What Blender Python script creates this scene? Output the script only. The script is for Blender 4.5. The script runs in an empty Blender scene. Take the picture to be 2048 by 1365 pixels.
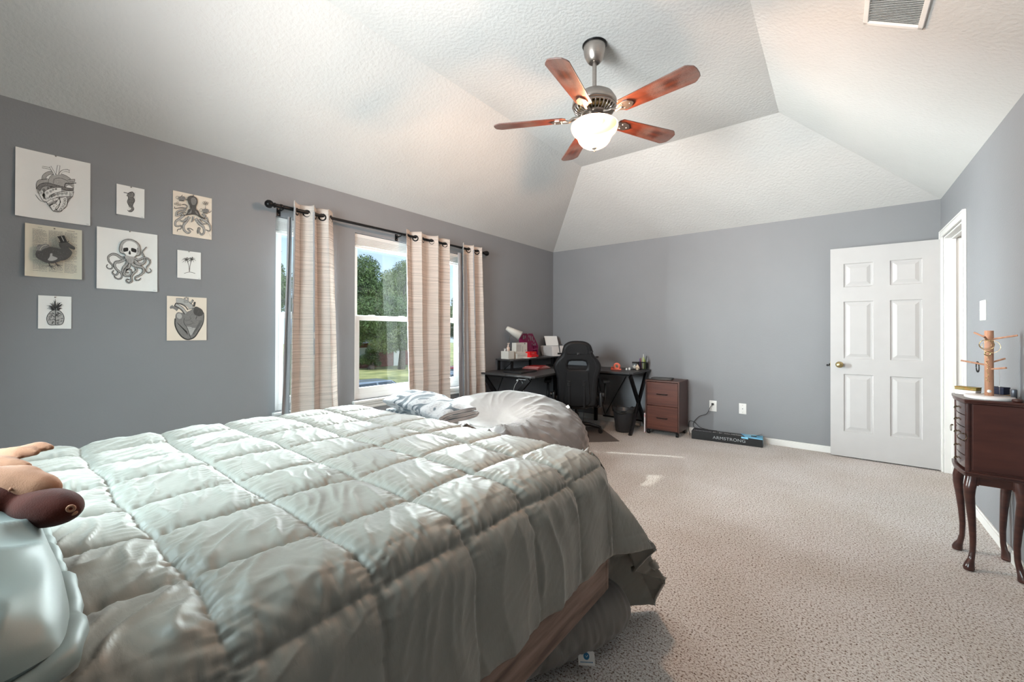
import bpy, math, random
import numpy as np
from mathutils import Matrix, Vector, Euler
random.seed(7); rng = np.random.RandomState(11)
S = bpy.context.scene
COL = S.collection
pi = math.pi
# ---------------------------------------------------------------- camera
FPX = 826.15
cd = bpy.data.cameras.new('camera'); cam = bpy.data.objects.new('camera', cd); COL.objects.link(cam)
cd.sensor_fit = 'HORIZONTAL'; cd.sensor_width = 36.0
cd.lens = FPX / 2048 * 36.0
cd.shift_y = (660.6 - 682.5) / 2048
cd.clip_start = 0.03; cd.clip_end = 400
R_ = Vector((0.78706837, 0.61685929, 0.0028276)); U_ = Vector((6.10418e-4, -5.36265e-3, 0.99998544)); F_ = Vector((-0.61686547, 0.78705518, 0.00459731))
cam.matrix_world = Matrix(((R_[0], U_[0], -F_[0], 0), (R_[1], U_[1], -F_[1], 0), (R_[2], U_[2], -F_[2], 1.22), (0, 0, 0, 1)))
S.camera = cam
# ---------------------------------------------------------------- colour management
vs = S.view_settings
vs.view_transform = 'Standard'; vs.look = 'None'; vs.exposure = 0.08; vs.gamma = 1.0; vs.use_curve_mapping = False
S.cycles.use_denoising = True
S.cycles.max_bounces = 10; S.cycles.diffuse_bounces = 6; S.cycles.glossy_bounces = 4
S.cycles.transparent_max_bounces = 12; S.cycles.transmission_bounces = 6
S.cycles.sample_clamp_indirect = 6.0
S.cycles.caustics_reflective = False; S.cycles.caustics_refractive = False
# ---------------------------------------------------------------- sky
w = bpy.data.worlds.new('sky'); S.world = w; w.use_nodes = True
nt = w.node_tree; nt.nodes.clear()
tc = nt.nodes.new('ShaderNodeTexCoord'); sp = nt.nodes.new('ShaderNodeSeparateXYZ'); rp = nt.nodes.new('ShaderNodeValToRGB')
bg = nt.nodes.new('ShaderNodeBackground'); wo = nt.nodes.new('ShaderNodeOutputWorld')
nt.links.new(tc.outputs['Generated'], sp.inputs[0]); nt.links.new(sp.outputs['Z'], rp.inputs[0])
nt.links.new(rp.outputs[0], bg.inputs[0]); nt.links.new(bg.outputs[0], wo.inputs[0])
rp.color_ramp.elements[0].position = 0.0; rp.color_ramp.elements[0].color = (0.62, 0.74, 0.92, 1)
rp.color_ramp.elements[1].position = 0.45; rp.color_ramp.elements[1].color = (0.30, 0.48, 0.88, 1)
bg.inputs[1].default_value = 1.45
# ---------------------------------------------------------------- daylight
def sun(name, direction, energy, angle, color):
    l = bpy.data.lights.new(name, 'SUN'); l.energy = energy; l.angle = math.radians(angle); l.color = color
    o = bpy.data.objects.new(name, l); COL.objects.link(o)
    o.rotation_euler = Vector(direction).to_track_quat('-Z', 'Y').to_euler(); o.location = (-6, 2, 5)
    return o
def area(name, loc, direction, sx, sy, energy, color, spread=180):
    l = bpy.data.lights.new(name, 'AREA'); l.shape = 'RECTANGLE'; l.size = sx; l.size_y = sy; l.energy = energy; l.color = color
    l.spread = math.radians(spread)
    o = bpy.data.objects.new(name, l); COL.objects.link(o); o.location = loc
    o.rotation_euler = Vector(direction).to_track_quat('-Z', 'Y').to_euler()
    return o
sun('hazy_sky_sun', (0.80, -0.10, -0.60), 2.0, 60, (0.95, 0.98, 1.0))
sun('direct_sun', (0.72, 0.36, -0.62), 2.8, 0.6, (1.0, 0.97, 0.92))
sun('outdoor_fill_sun', (-0.80, -0.10, -0.55), 4.6, 40, (1.0, 0.97, 0.92))  # added fill from the house side to brighten the trees outside
# bright open sky and sunlit street around the three left windows, standing outside clear of the views
area('sky_over_windows', (-4.75, 2.45, 3.55), (1.0, 0.0, -1.05), 3.4, 1.6, 450.0, (0.94, 0.98, 1.0), 120)
area('sky_south_of_windows', (-4.9, 1.06, 1.40), (1.0, 0.55, 0.0), 1.7, 2.2, 1350.0, (0.97, 0.98, 1.0), 110)
area('sky_north_of_windows', (-4.9, 5.2, 2.15), (1.0, -0.85, -0.32), 1.8, 2.2, 2400.0, (0.90, 0.97, 1.0), 120)
# fill lamps added indoors at the unseen window behind the camera
area('rear_fill_cool', (-1.75, -0.70, 1.62), (0.20, 0.9, -0.45), 1.0, 1.15, 58.0, (0.76, 0.96, 1.0), 150)
area('rear_fill_far', (-1.70, -0.71, 1.62), (0.12, 1.0, 0.32), 1.1, 1.1, 56.0, (0.95, 0.98, 1.0), 95)
# ---------------------------------------------------------------- helpers
XL, YB, XR, YR, H, HC, S1 = -3.3685, 5.304, 0.745, -0.78, 2.4285, 3.08, 1.121
def lin(c):
    c = c / 255.0
    return c / 12.92 if c <= 0.04045 else ((c + 0.055) / 1.055) ** 2.4
def rgb(r, g, b): return (lin(r), lin(g), lin(b), 1.0)
def new_mat(name):
    m = bpy.data.materials.new(name); m.use_nodes = True
    n = m.node_tree; b = n.nodes['Principled BSDF']
    return m, n, b
def mat(name, col, rough=0.6, metal=0.0, var=0.08, scale=8.0, bump=0.0, bscale=60.0, spec=0.5, emit=None, estr=0.0, stretch=(1, 1, 1), col2=None, alpha=1.0, trans=0.0, sheen=0.0, detail=4.0, contrast=None, bdist=0.002, coat=0.0, ior=1.45):
    m, n, b = new_mat(name)
    L = n.links.new
    tcn = n.nodes.new('ShaderNodeTexCoord'); mp = n.nodes.new('ShaderNodeMapping'); mp.inputs['Scale'].default_value = stretch
    L(tcn.outputs['Object'], mp.inputs['Vector'])
    nz = n.nodes.new('ShaderNodeTexNoise'); nz.inputs['Scale'].default_value = scale; nz.inputs['Detail'].default_value = detail
    L(mp.outputs[0], nz.inputs['Vector'])
    cr = n.nodes.new('ShaderNodeValToRGB')
    c1 = tuple(v * (1 - var) for v in col[:3]) + (1,)
    c2 = (tuple(min(1, v * (1 + var)) for v in col[:3]) + (1,)) if col2 is None else col2
    cr.color_ramp.elements[0].color = c1; cr.color_ramp.elements[1].color = c2
    p0, p1 = contrast or (0.3, 0.7)
    cr.color_ramp.elements[0].position = p0; cr.color_ramp.elements[1].position = p1
    L(nz.outputs['Fac'], cr.inputs[0]); L(cr.outputs[0], b.inputs['Base Color'])
    b.inputs['Roughness'].default_value = rough; b.inputs['Metallic'].default_value = metal
    b.inputs['Specular IOR Level'].default_value = spec; b.inputs['IOR'].default_value = ior
    b.inputs['Coat Weight'].default_value = coat
    if sheen: b.inputs['Sheen Weight'].default_value = sheen
    if trans: b.inputs['Transmission Weight'].default_value = trans
    if alpha < 1: b.inputs['Alpha'].default_value = alpha
    if emit: b.inputs['Emission Color'].default_value = emit; b.inputs['Emission Strength'].default_value = estr
    if bump:
        bn = n.nodes.new('ShaderNodeTexNoise'); bn.inputs['Scale'].default_value = bscale; bn.inputs['Detail'].default_value = 3
        L(mp.outputs[0], bn.inputs['Vector'])
        bu = n.nodes.new('ShaderNodeBump'); bu.inputs['Strength'].default_value = bump; bu.inputs['Distance'].default_value = bdist
        L(bn.outputs['Fac'], bu.inputs['Height']); L(bu.outputs[0], b.inputs['Normal'])
    return m
def wood(name, dark, light, scale=3.0, stretch=(1, 14, 14), rough=0.45, bump=0.15, coat=0.0):
    return mat(name, dark, rough=rough, var=0.0, col2=light, scale=scale, stretch=stretch, bump=bump, bscale=scale * 2.5, detail=8, contrast=(0.35, 0.68), coat=coat)

class B:
    def __init__(s): s.v = []; s.f = []; s.m = []; s.s = []
    def add(s, vs_, fs, m=0, sm=False, M=None):
        o = len(s.v)
        for v in vs_:
            v = Vector(v)
            if M is not None: v = M @ v
            s.v.append(tuple(v))
        for f in fs: s.f.append(tuple(i + o for i in f)); s.m.append(m); s.s.append(sm)
        return s
    def box(s, c, d, m=0, rot=None, M=None):
        x, y, z = (k / 2 for k in d)
        vv = [(-x, -y, -z), (x, -y, -z), (x, y, -z), (-x, y, -z), (-x, -y, z), (x, -y, z), (x, y, z), (-x, y, z)]
        T = Matrix.Translation(c)
        if rot is not None: T = T @ Euler(rot).to_matrix().to_4x4()
        if M is not None: T = M @ T
        return s.add(vv, [(0, 3, 2, 1), (4, 5, 6, 7), (0, 1, 5, 4), (1, 2, 6, 5), (2, 3, 7, 6), (3, 0, 4, 7)], m, False, T)
    def bx(s, x0, x1, y0, y1, z0, z1, m=0, M=None):
        return s.box(((x0 + x1) / 2, (y0 + y1) / 2, (z0 + z1) / 2), (abs(x1 - x0), abs(y1 - y0), abs(z1 - z0)), m, None, M)
    def rbox(s, c, d, r=0.01, n=3, m=0, rot=None, M=None, sm=True):
        # box with rounded edges (superellipse-free: clamp sphere offsets)
        hx, hy, hz = (max(k / 2 - r, 1e-4) for k in d)
        k = 2 * n + 2
        pts = []; 
        def ax(i, h):
            if i <= n: return -h, -math.cos(i / n * pi / 2) if n else -1
            return h, math.cos((2 * n + 1 - i) / n * pi / 2)
        T = Matrix.Translation(c)
        if rot is not None: T = T @ Euler(rot).to_matrix().to_4x4()
        if M is not None: T = M @ T
        verts = {}; vl = []; faces = []
        def V(i, j, l):
            key = (i, j, l)
            if key in verts: return verts[key]
            a, da = ax(i, hx); b_, db = ax(j, hy); c_, dc = ax(l, hz)
            # cube-to-sphere direction
            d_ = Vector((math.copysign(1 - math.cos(math.asin(min(1, abs(da)))) if 0 else abs(da), da), db, dc))
            if d_.length < 1e-9: d_ = Vector((0, 0, 1))
            d_.normalize()
            verts[key] = len(vl); vl.append((a + d_.x * r, b_ + d_.y * r, c_ + d_.z * r)); return verts[key]
        K = k - 1
        for i in range(K):
            for j in range(K):
                faces.append((V(i, j, 0), V(i, j + 1, 0), V(i + 1, j + 1, 0), V(i + 1, j, 0)))
                faces.append((V(i, j, K), V(i + 1, j, K), V(i + 1, j + 1, K), V(i, j + 1, K)))
                faces.append((V(i, 0, j), V(i + 1, 0, j), V(i + 1, 0, j + 1), V(i, 0, j + 1)))
                faces.append((V(i, K, j), V(i, K, j + 1), V(i + 1, K, j + 1), V(i + 1, K, j)))
                faces.append((V(0, i, j), V(0, i, j + 1), V(0, i + 1, j + 1), V(0, i + 1, j)))
                faces.append((V(K, i, j), V(K, i + 1, j), V(K, i + 1, j + 1), V(K, i, j + 1)))
        return s.add(vl, faces, m, sm, T)
    def cyl(s, p0, p1, r0, r1=None, n=20, m=0, caps=True, sm=True, M=None):
        r1 = r0 if r1 is None else r1
        p0 = Vector(p0); p1 = Vector(p1); d = (p1 - p0); q = d.to_track_quat('Z', 'Y').to_matrix()
        vs_ = []
        for k in range(n):
            a = 2 * pi * k / n; e = q @ Vector((math.cos(a), math.sin(a), 0)); vs_.append(p0 + e * r0); vs_.append(p1 + e * r1)
        fs = [(2 * k, 2 * ((k + 1) % n), 2 * ((k + 1) % n) + 1, 2 * k + 1) for k in range(n)]
        s.add(vs_, fs, m, sm, M)
        if caps:
            if r0 > 1e-5: s.add([vs_[2 * k] for k in range(n)], [tuple(range(n))[::-1]], m, False, M)
            if r1 > 1e-5: s.add([vs_[2 * k + 1] for k in range(n)], [tuple(range(n))], m, False, M)
        return s
    def tube(s, pts, r, n=10, m=0, M=None, closed=False, sm=True):
        pts = [Vector(p) for p in pts]; N = len(pts)
        rr = r if hasattr(r, '__len__') else [r] * N
        up = None; rings = []
        for i in range(N):
            a = pts[(i - 1) % N] if (closed or i > 0) else pts[i]; b_ = pts[(i + 1) % N] if (closed or i < N - 1) else pts[i]
            t = (b_ - a).normalized()
            if up is None:
                up = Vector((0, 0, 1)) if abs(t.z) < 0.9 else Vector((1, 0, 0))
            e1 = t.cross(up).normalized(); e2 = e1.cross(t).normalized(); up = e2
            rings.append([pts[i] + (e1 * math.cos(2 * pi * k / n) + e2 * math.sin(2 * pi * k / n)) * rr[i] for k in range(n)])
        vs_ = [v for r_ in rings for v in r_]; fs = []
        for i in range(N if closed else N - 1):
            j = (i + 1) % N
            for k in range(n): fs.append((i * n + k, i * n + (k + 1) % n, j * n + (k + 1) % n, j * n + k))
        if not closed: fs.append(tuple(range(n))[::-1]); fs.append(tuple((N - 1) * n + k for k in range(n)))
        return s.add(vs_, fs, m, sm, M)
    def lathe(s, prof, n=32, m=0, M=None, sm=True, a0=0, a1=2 * pi):
        full = abs(a1 - a0 - 2 * pi) < 1e-6; K = n if full else n + 1
        vs_ = []; fs = []
        for k in range(K):
            a = a0 + (a1 - a0) * k / n
            for r, z in prof: vs_.append((r * math.cos(a), r * math.sin(a), z))
        P = len(prof)
        for k in range(n):
            j = (k + 1) % K
            for i in range(P - 1): fs.append((k * P + i, j * P + i, j * P + i + 1, k * P + i + 1))
        return s.add(vs_, fs, m, sm, M)
    def ell(s, c, r, n=20, m=0, rot=None, M=None, noise=0.0):
        T = Matrix.Translation(c)
        if rot is not None: T = T @ Euler(rot).to_matrix().to_4x4()
        if M is not None: T = M @ T
        vs_ = []; fs = []; h = n // 2
        for i in range(h + 1):
            th = pi * i / h
            for k in range(n):
                a = 2 * pi * k / n; q = 1 + noise * math.sin(5 * a + 3 * th) * math.sin(th)
                vs_.append((r[0] * math.sin(th) * math.cos(a) * q, r[1] * math.sin(th) * math.sin(a) * q, r[2] * math.cos(th)))
        for i in range(h):
            for k in range(n): fs.append((i * n + k, (i + 1) * n + k, (i + 1) * n + (k + 1) % n, i * n + (k + 1) % n))
        return s.add(vs_, fs, m, True, T)
    def torus(s, c, R, r, axis='Z', n=28, k=10, m=0, M=None, rot=None):
        pts = []
        for i in range(n):
            a = 2 * pi * i / n
            p = {'Z': (math.cos(a) * R, math.sin(a) * R, 0), 'X': (0, math.cos(a) * R, math.sin(a) * R), 'Y': (math.cos(a) * R, 0, math.sin(a) * R)}[axis]
            if rot is not None: p = Euler(rot).to_matrix() @ Vector(p)
            pts.append(Vector(c) + Vector(p))
        return s.tube(pts, r, k, m, M, closed=True)
    def prism(s, poly, z0, z1, m=0, M=None, sm=False):
        n = len(poly)
        vs_ = [(x, y, z0) for x, y in poly] + [(x, y, z1) for x, y in poly]
        fs = [tuple(range(n))[::-1], tuple(range(n, 2 * n))] + [(k, (k + 1) % n, n + (k + 1) % n, n + k) for k in range(n)]
        return s.add(vs_, fs, m, sm, M)
    def grid(s, P, m=0, sm=True, M=None, closeu=False):
        nu, nv = P.shape[:2]
        fs = []
        for i in range(nu if closeu else nu - 1):
            j = (i + 1) % nu
            for k in range(nv - 1): fs.append((i * nv + k, j * nv + k, j * nv + k + 1, i * nv + k + 1))
        return s.add([tuple(p) for p in P.reshape(-1, 3)], fs, m, sm, M)
    def ob(s, name, mats, parent=None, bevel=0.0, seg=2, weld=False):
        me = bpy.data.meshes.new(name); me.from_pydata(s.v, [], s.f)
        for m in (mats if isinstance(mats, (list, tuple)) else [mats]): me.materials.append(m)
        me.polygons.foreach_set('material_index', s.m); me.polygons.foreach_set('use_smooth', s.s); me.update()
        o = bpy.data.objects.new(name, me); COL.objects.link(o)
        if parent: o.parent = parent
        if bevel:
            b = o.modifiers.new('bevel', 'BEVEL'); b.width = bevel; b.segments = seg; b.limit_method = 'ANGLE'; b.angle_limit = math.radians(40)
        return o
def thing(name, label, cat, loc=(0, 0, 0), rotz=0.0, group=None):
    o = bpy.data.objects.new(name, None); COL.objects.link(o); o.location = loc; o.rotation_euler = (0, 0, rotz); o.empty_display_size = 0.05
    o['label'] = label; o['category'] = cat
    if group: o['group'] = group
    return o
def tag(o, label, cat, group=None, kind=None):
    o['label'] = label; o['category'] = cat
    if group: o['group'] = group
    if kind: o['kind'] = kind
    return o
def struct(o): o['kind'] = 'structure'; return o
def T(x=0, y=0, z=0, rx=0, ry=0, rz=0): return Matrix.Translation((x, y, z)) @ Euler((rx, ry, rz)).to_matrix().to_4x4()
def catmull(pts, n=8, closed=False):
    P = [np.array(p, float) for p in pts]; N = len(P); out = []
    for i in range(N if closed else N - 1):
        p0 = P[(i - 1) % N] if (closed or i > 0) else P[i]; p1 = P[i]; p2 = P[(i + 1) % N]
        p3 = P[(i + 2) % N] if (closed or i + 2 < N) else p2
        for k in range(n):
            t = k / n
            out.append(0.5 * ((2 * p1) + (-p0 + p2) * t + (2 * p0 - 5 * p1 + 4 * p2 - p3) * t * t + (-p0 + 3 * p1 - 3 * p2 + p3) * t ** 3))
    if not closed: out.append(P[-1])
    return out
def plate(name, outer, holes, half, bevel, mats, parent=None, M=None, res=2):
    cu = bpy.data.curves.new(name, 'CURVE'); cu.dimensions = '2D'; cu.fill_mode = 'BOTH'; cu.extrude = max(half - bevel, 0); cu.bevel_depth = bevel; cu.bevel_resolution = res; cu.offset = -bevel
    for loop in [outer] + list(holes):
        sp_ = cu.splines.new('POLY'); sp_.points.add(len(loop) - 1); sp_.use_cyclic_u = True
        for i, p in enumerate(loop): sp_.points[i].co = (p[0], p[1], 0, 1)
    t = bpy.data.objects.new('tmp', cu); COL.objects.link(t)
    me = bpy.data.meshes.new_from_object(t.evaluated_get(bpy.context.evaluated_depsgraph_get()))
    bpy.data.objects.remove(t); bpy.data.curves.remove(cu)
    if M is not None: me.transform(M)
    me.name = name; me.materials.clear()
    for m in (mats if isinstance(mats, (list, tuple)) else [mats]): me.materials.append(m)
    o = bpy.data.objects.new(name, me); COL.objects.link(o)
    if parent: o.parent = parent
    return o
def text(name, body, size, material, M, parent=None, ext=0.0003, align='LEFT', sx=1.0, spacing=1.0):
    cu = bpy.data.curves.new(name, 'FONT'); cu.body = body; cu.size = size; cu.extrude = ext; cu.align_x = align; cu.space_character = spacing
    t = bpy.data.objects.new('tmp', cu); COL.objects.link(t)
    me = bpy.data.meshes.new_from_object(t.evaluated_get(bpy.context.evaluated_depsgraph_get()))
    bpy.data.objects.remove(t); bpy.data.curves.remove(cu)
    me.transform(M @ Matrix.Diagonal((sx, 1, 1, 1))); me.materials.clear(); me.materials.append(material)
    o = bpy.data.objects.new(name, me); COL.objects.link(o)
    if parent: o.parent = parent
    return o
# numpy gradient noise
_perm = rng.permutation(256); _g = rng.uniform(0, 2 * pi, 256)
def pn(x, y, seed=0):
    x = np.asarray(x, float); y = np.asarray(y, float)
    xi = np.floor(x).astype(int); yi = np.floor(y).astype(int); xf = x - xi; yf = y - yi
    def gr(ix, iy, dx, dy):
        h = _perm[(_perm[(ix + seed * 37) & 255] + iy) & 255]; a = _g[h]
        return np.cos(a) * dx + np.sin(a) * dy
    u = xf ** 3 * (xf * (xf * 6 - 15) + 10); v = yf ** 3 * (yf * (yf * 6 - 15) + 10)
    n00 = gr(xi, yi, xf, yf); n10 = gr(xi + 1, yi, xf - 1, yf); n01 = gr(xi, yi + 1, xf, yf - 1); n11 = gr(xi + 1, yi + 1, xf - 1, yf - 1)
    return 1.5 * ((n00 * (1 - u) + n10 * u) * (1 - v) + (n01 * (1 - u) + n11 * u) * v)
def fbm(x, y, o=3, seed=0):
    r = 0; a = 1
    for k in range(o): r = r + a * pn(x * 2 ** k, y * 2 ** k, seed + k); a *= 0.5
    return r
def np_mesh(name, P, mats, parent=None, closeu=False, closev=False):
    nu, nv = P.shape[:2]
    I = np.arange(nu * nv).reshape(nu, nv)
    A = np.concatenate([I, I[:1]], 0) if closeu else I
    A = np.concatenate([A, A[:, :1]], 1) if closev else A
    q = np.stack([A[:-1, :-1], A[1:, :-1], A[1:, 1:], A[:-1, 1:]], -1).reshape(-1, 4)
    me = bpy.data.meshes.new(name); me.vertices.add(nu * nv); me.vertices.foreach_set('co', P.reshape(-1).astype(np.float32))
    me.loops.add(q.size); me.loops.foreach_set('vertex_index', q.reshape(-1).astype(np.int32))
    me.polygons.add(len(q)); me.polygons.foreach_set('loop_start', (np.arange(len(q)) * 4).astype(np.int32))
    me.polygons.foreach_set('use_smooth', np.ones(len(q), bool)); me.update(calc_edges=True); me.validate()
    for m in (mats if isinstance(mats, (list, tuple)) else [mats]): me.materials.append(m)
    o = bpy.data.objects.new(name, me); COL.objects.link(o)
    if parent: o.parent = parent
    return o
def normals(P):
    du = np.gradient(P, axis=0); dv = np.gradient(P, axis=1); n = np.cross(du, dv); return n / np.maximum(np.linalg.norm(n, axis=-1, keepdims=True), 1e-9)
def copy_tree(o, parent=None):
    c = o.copy(); COL.objects.link(c); c.parent = parent
    for ch in list(o.children): copy_tree(ch, c)
    return c
# ---------------------------------------------------------------- materials
M_ = {}
M_['wall'] = mat('grey_wall_paint', (0.226, 0.232, 0.246), 0.55, var=0.03, scale=2, bump=0.25, bscale=90, bdist=0.003)
M_['ceiling'] = mat('white_knockdown_ceiling', (0.57, 0.57, 0.557), 0.8, var=0.02, scale=3, bump=0.6, bscale=48, bdist=0.006)
M_['trim'] = mat('white_trim_paint', (0.76, 0.76, 0.74), 0.35, var=0.02)
M_['door'] = mat('white_door_paint', (0.50, 0.494, 0.492), 0.38, var=0.02, bump=0.05, bscale=40)
M_['vinyl'] = mat('white_vinyl', (0.82, 0.82, 0.80), 0.3, var=0.01)
M_['black_metal'] = mat('black_metal', (0.010, 0.010, 0.011), 0.35, 0.6, var=0.1)
M_['steel'] = mat('brushed_nickel', (0.42, 0.38, 0.35), 0.32, 1.0, var=0.08, scale=30, stretch=(1, 1, 12))
M_['brass'] = mat('antique_brass', (0.45, 0.36, 0.18), 0.3, 1.0, var=0.1)
M_['white_plastic'] = mat('white_plastic', (0.75, 0.75, 0.73), 0.35, var=0.02)
# glass pane: thin, reflects a little, lets the light through
def thin_glass(name, tint=(0.93, 0.97, 0.96, 1)):
    m = bpy.data.materials.new(name); m.use_nodes = True; n = m.node_tree; n.nodes.clear()
    o = n.nodes.new('ShaderNodeOutputMaterial'); mx = n.nodes.new('ShaderNodeMixShader'); tr = n.nodes.new('ShaderNodeBsdfTransparent'); gl = n.nodes.new('ShaderNodeBsdfGlossy'); lw = n.nodes.new('ShaderNodeLayerWeight'); lw.inputs[0].default_value = .5; pw = n.nodes.new('ShaderNodeMath'); pw.operation = 'POWER'; pw.inputs[1].default_value = 3.0; n.links.new(lw.outputs['Facing'], pw.inputs[0]); fr = n.nodes.new('ShaderNodeMath'); fr.operation = 'MULTIPLY_ADD'; fr.inputs[1].default_value = .5; fr.inputs[2].default_value = .03; n.links.new(pw.outputs[0], fr.inputs[0])
    tr.inputs[0].default_value = tint; gl.inputs['Roughness'].default_value = 0.02
    n.links.new(fr.outputs[0], mx.inputs[0]); n.links.new(tr.outputs[0], mx.inputs[1]); n.links.new(gl.outputs[0], mx.inputs[2]); n.links.new(mx.outputs[0], o.inputs[0])
    return m
M_['glass'] = thin_glass('window_glass')
# carpet
def carpet():
    m, n, b = new_mat('speckled_carpet'); L = n.links.new
    tcn = n.nodes.new('ShaderNodeTexCoord')
    n1 = n.nodes.new('ShaderNodeTexNoise'); n1.inputs['Scale'].default_value = 120; n1.inputs['Detail'].default_value = 3.0; n1.inputs['Roughness'].default_value = 0.7
    n2 = n.nodes.new('ShaderNodeTexNoise'); n2.inputs['Scale'].default_value = 1.6; n2.inputs['Detail'].default_value = 3
    vo = n.nodes.new('ShaderNodeTexVoronoi'); vo.inputs['Scale'].default_value = 210
    for q in (n1, n2, vo): L(tcn.outputs['Object'], q.inputs['Vector'])
    r1 = n.nodes.new('ShaderNodeValToRGB'); e = r1.color_ramp.elements
    e[0].position = 0.36; e[0].color = (0.10, 0.065, 0.045, 1); e[1].position = 0.47; e[1].color = (0.70, 0.675, 0.655, 1)
    e2 = e.new(0.41); e2.color = (0.36, 0.29, 0.245, 1); e3 = e.new(0.64); e3.color = (0.86, 0.85, 0.84, 1)
    L(n1.outputs['Fac'], r1.inputs[0])
    r2 = n.nodes.new('ShaderNodeValToRGB'); r2.color_ramp.elements[0].position = 0.35; r2.color_ramp.elements[0].color = (0.88, 0.86, 0.83, 1); r2.color_ramp.elements[1].position = 0.65; r2.color_ramp.elements[1].color = (1, 1, 1, 1)
    L(n2.outputs['Fac'], r2.inputs[0])
    mx = n.nodes.new('ShaderNodeMix'); mx.data_type = 'RGBA'; mx.blend_type = 'MULTIPLY'; mx.inputs[0].default_value = 1
    L(r1.outputs[0], mx.inputs[6]); L(r2.outputs[0], mx.inputs[7]); L(mx.outputs[2], b.inputs['Base Color'])
    b.inputs['Roughness'].default_value = 0.95; b.inputs['Specular IOR Level'].default_value = 0.1
    ad = n.nodes.new('ShaderNodeMath'); ad.operation = 'ADD'; L(n1.outputs['Fac'], ad.inputs[0]); L(vo.outputs['Distance'], ad.inputs[1])
    bu = n.nodes.new('ShaderNodeBump'); bu.inputs['Strength'].default_value = 0.5; bu.inputs['Distance'].default_value = 0.008
    L(ad.outputs[0], bu.inputs['Height']); L(bu.outputs[0], b.inputs['Normal'])
    return m
M_['carpet'] = carpet()
# ---------------------------------------------------------------- room shell
WT = 0.14
wins = [(1.368, 1.80), (2.028, 2.80), (2.98, 3.40)]
WZ0, WZ1 = 0.60, 2.105
struct(B().bx(XL - WT, XR + 1.6, YR - WT, YB + WT, -0.12, 0).ob('floor', M_['carpet']))
b = B(); ys = [YR] + [v for w_ in wins for v in w_] + [YB]
for i in range(0, len(ys), 2): b.bx(XL - WT, XL, ys[i] - (WT if i == 0 else 0), ys[i + 1] + (WT if i == len(ys) - 2 else 0), 0, H)
for a, c in wins: b.bx(XL - WT, XL, a, c, 0, WZ0); b.bx(XL - WT, XL, a, c, WZ1, H)
struct(b.ob('wall_left', M_['wall']))
struct(B().bx(XL, XR, YB, YB + WT, 0, H).ob('wall_back', M_['wall']))
DY0, DY1, DZ = 4.43, 5.19, 2.065
b = B(); b.bx(XR, XR + WT, YR - WT, DY0, 0, H).bx(XR, XR + WT, DY1, YB + WT, 0, H).bx(XR, XR + WT, DY0, DY1, DZ, H)
struct(b.ob('wall_right', M_['wall']))
RWX0, RWX1, RWZ0, RWZ1 = -2.4, -1.05, 1.05, 2.2
b = B(); b.bx(XL, RWX0, YR - WT, YR, 0, H).bx(RWX1, XR, YR - WT, YR, 0, H).bx(RWX0, RWX1, YR - WT, YR, 0, RWZ0).bx(RWX0, RWX1, YR - WT, YR, RWZ1, H)
struct(b.ob('wall_rear', M_['wall']))
# vaulted ceiling: four slopes and a flat centre, with thickness
x0, x1, y0, y1 = XL, XR, YR, YB; S2 = 1.18
ix0, ix1, iy0, iy1 = XL + S1, XR - S1, YR + S2, YB - S2
o_ = WT; ks = (HC - H) / S1; ks2 = (HC - H) / S2
outer = [(x0, y0, H), (x1, y0, H), (x1, y1, H), (x0, y1, H)]; inner = [(ix0, iy0, HC), (ix1, iy0, HC), (ix1, iy1, HC), (ix0, iy1, HC)]
top = [(x0 - o_, y0 - o_, H), (x1 + o_, y0 - o_, H), (x1 + o_, y1 + o_, H), (x0 - o_, y1 + o_, H)]
top2 = [(x0 - o_, y0 - o_, HC + .12), (x1 + o_, y0 - o_, HC + .12), (x1 + o_, y1 + o_, HC + .12), (x0 - o_, y1 + o_, HC + .12)]
vv = outer + inner + top + top2
ff = [(4, 5, 6, 7)[::-1], (12, 13, 14, 15)]
for k in range(4):
    j = (k + 1) % 4
    ff += [(k, 4 + k, 4 + j, j), (8 + k, k, j, 8 + j), (12 + k, 8 + k, 8 + j, 12 + j)]
struct(B().add(vv, ff).ob('ceiling', M_['ceiling']))
# baseboards
def base(name, x0, x1, y0, y1):
    b = B(); b.bx(x0, x1, y0, y1, 0, 0.055); 
    cx = 0.004
    b.bx(x0 + (cx if x1 - x0 < .1 and x0 > -3 else 0), x1 - (cx if x1 - x0 < .1 and x0 < -3 else 0), y0 + (cx if y1 - y0 < .1 and y0 > 0 else 0), y1 - (cx if y1 - y0 < .1 and y0 < 0 else 0), 0.055, 0.066)
    return struct(b.ob(name, M_['trim'], bevel=0.002))
base('baseboard_left', XL, XL + 0.013, YR, YB)
base('baseboard_back', XL, XR, YB - 0.013, YB)
base('baseboard_right', XR - 0.013, XR, YR, DY0 - 0.06)
base('baseboard_rear', XL, XR, YR, YR + 0.013)
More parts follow.
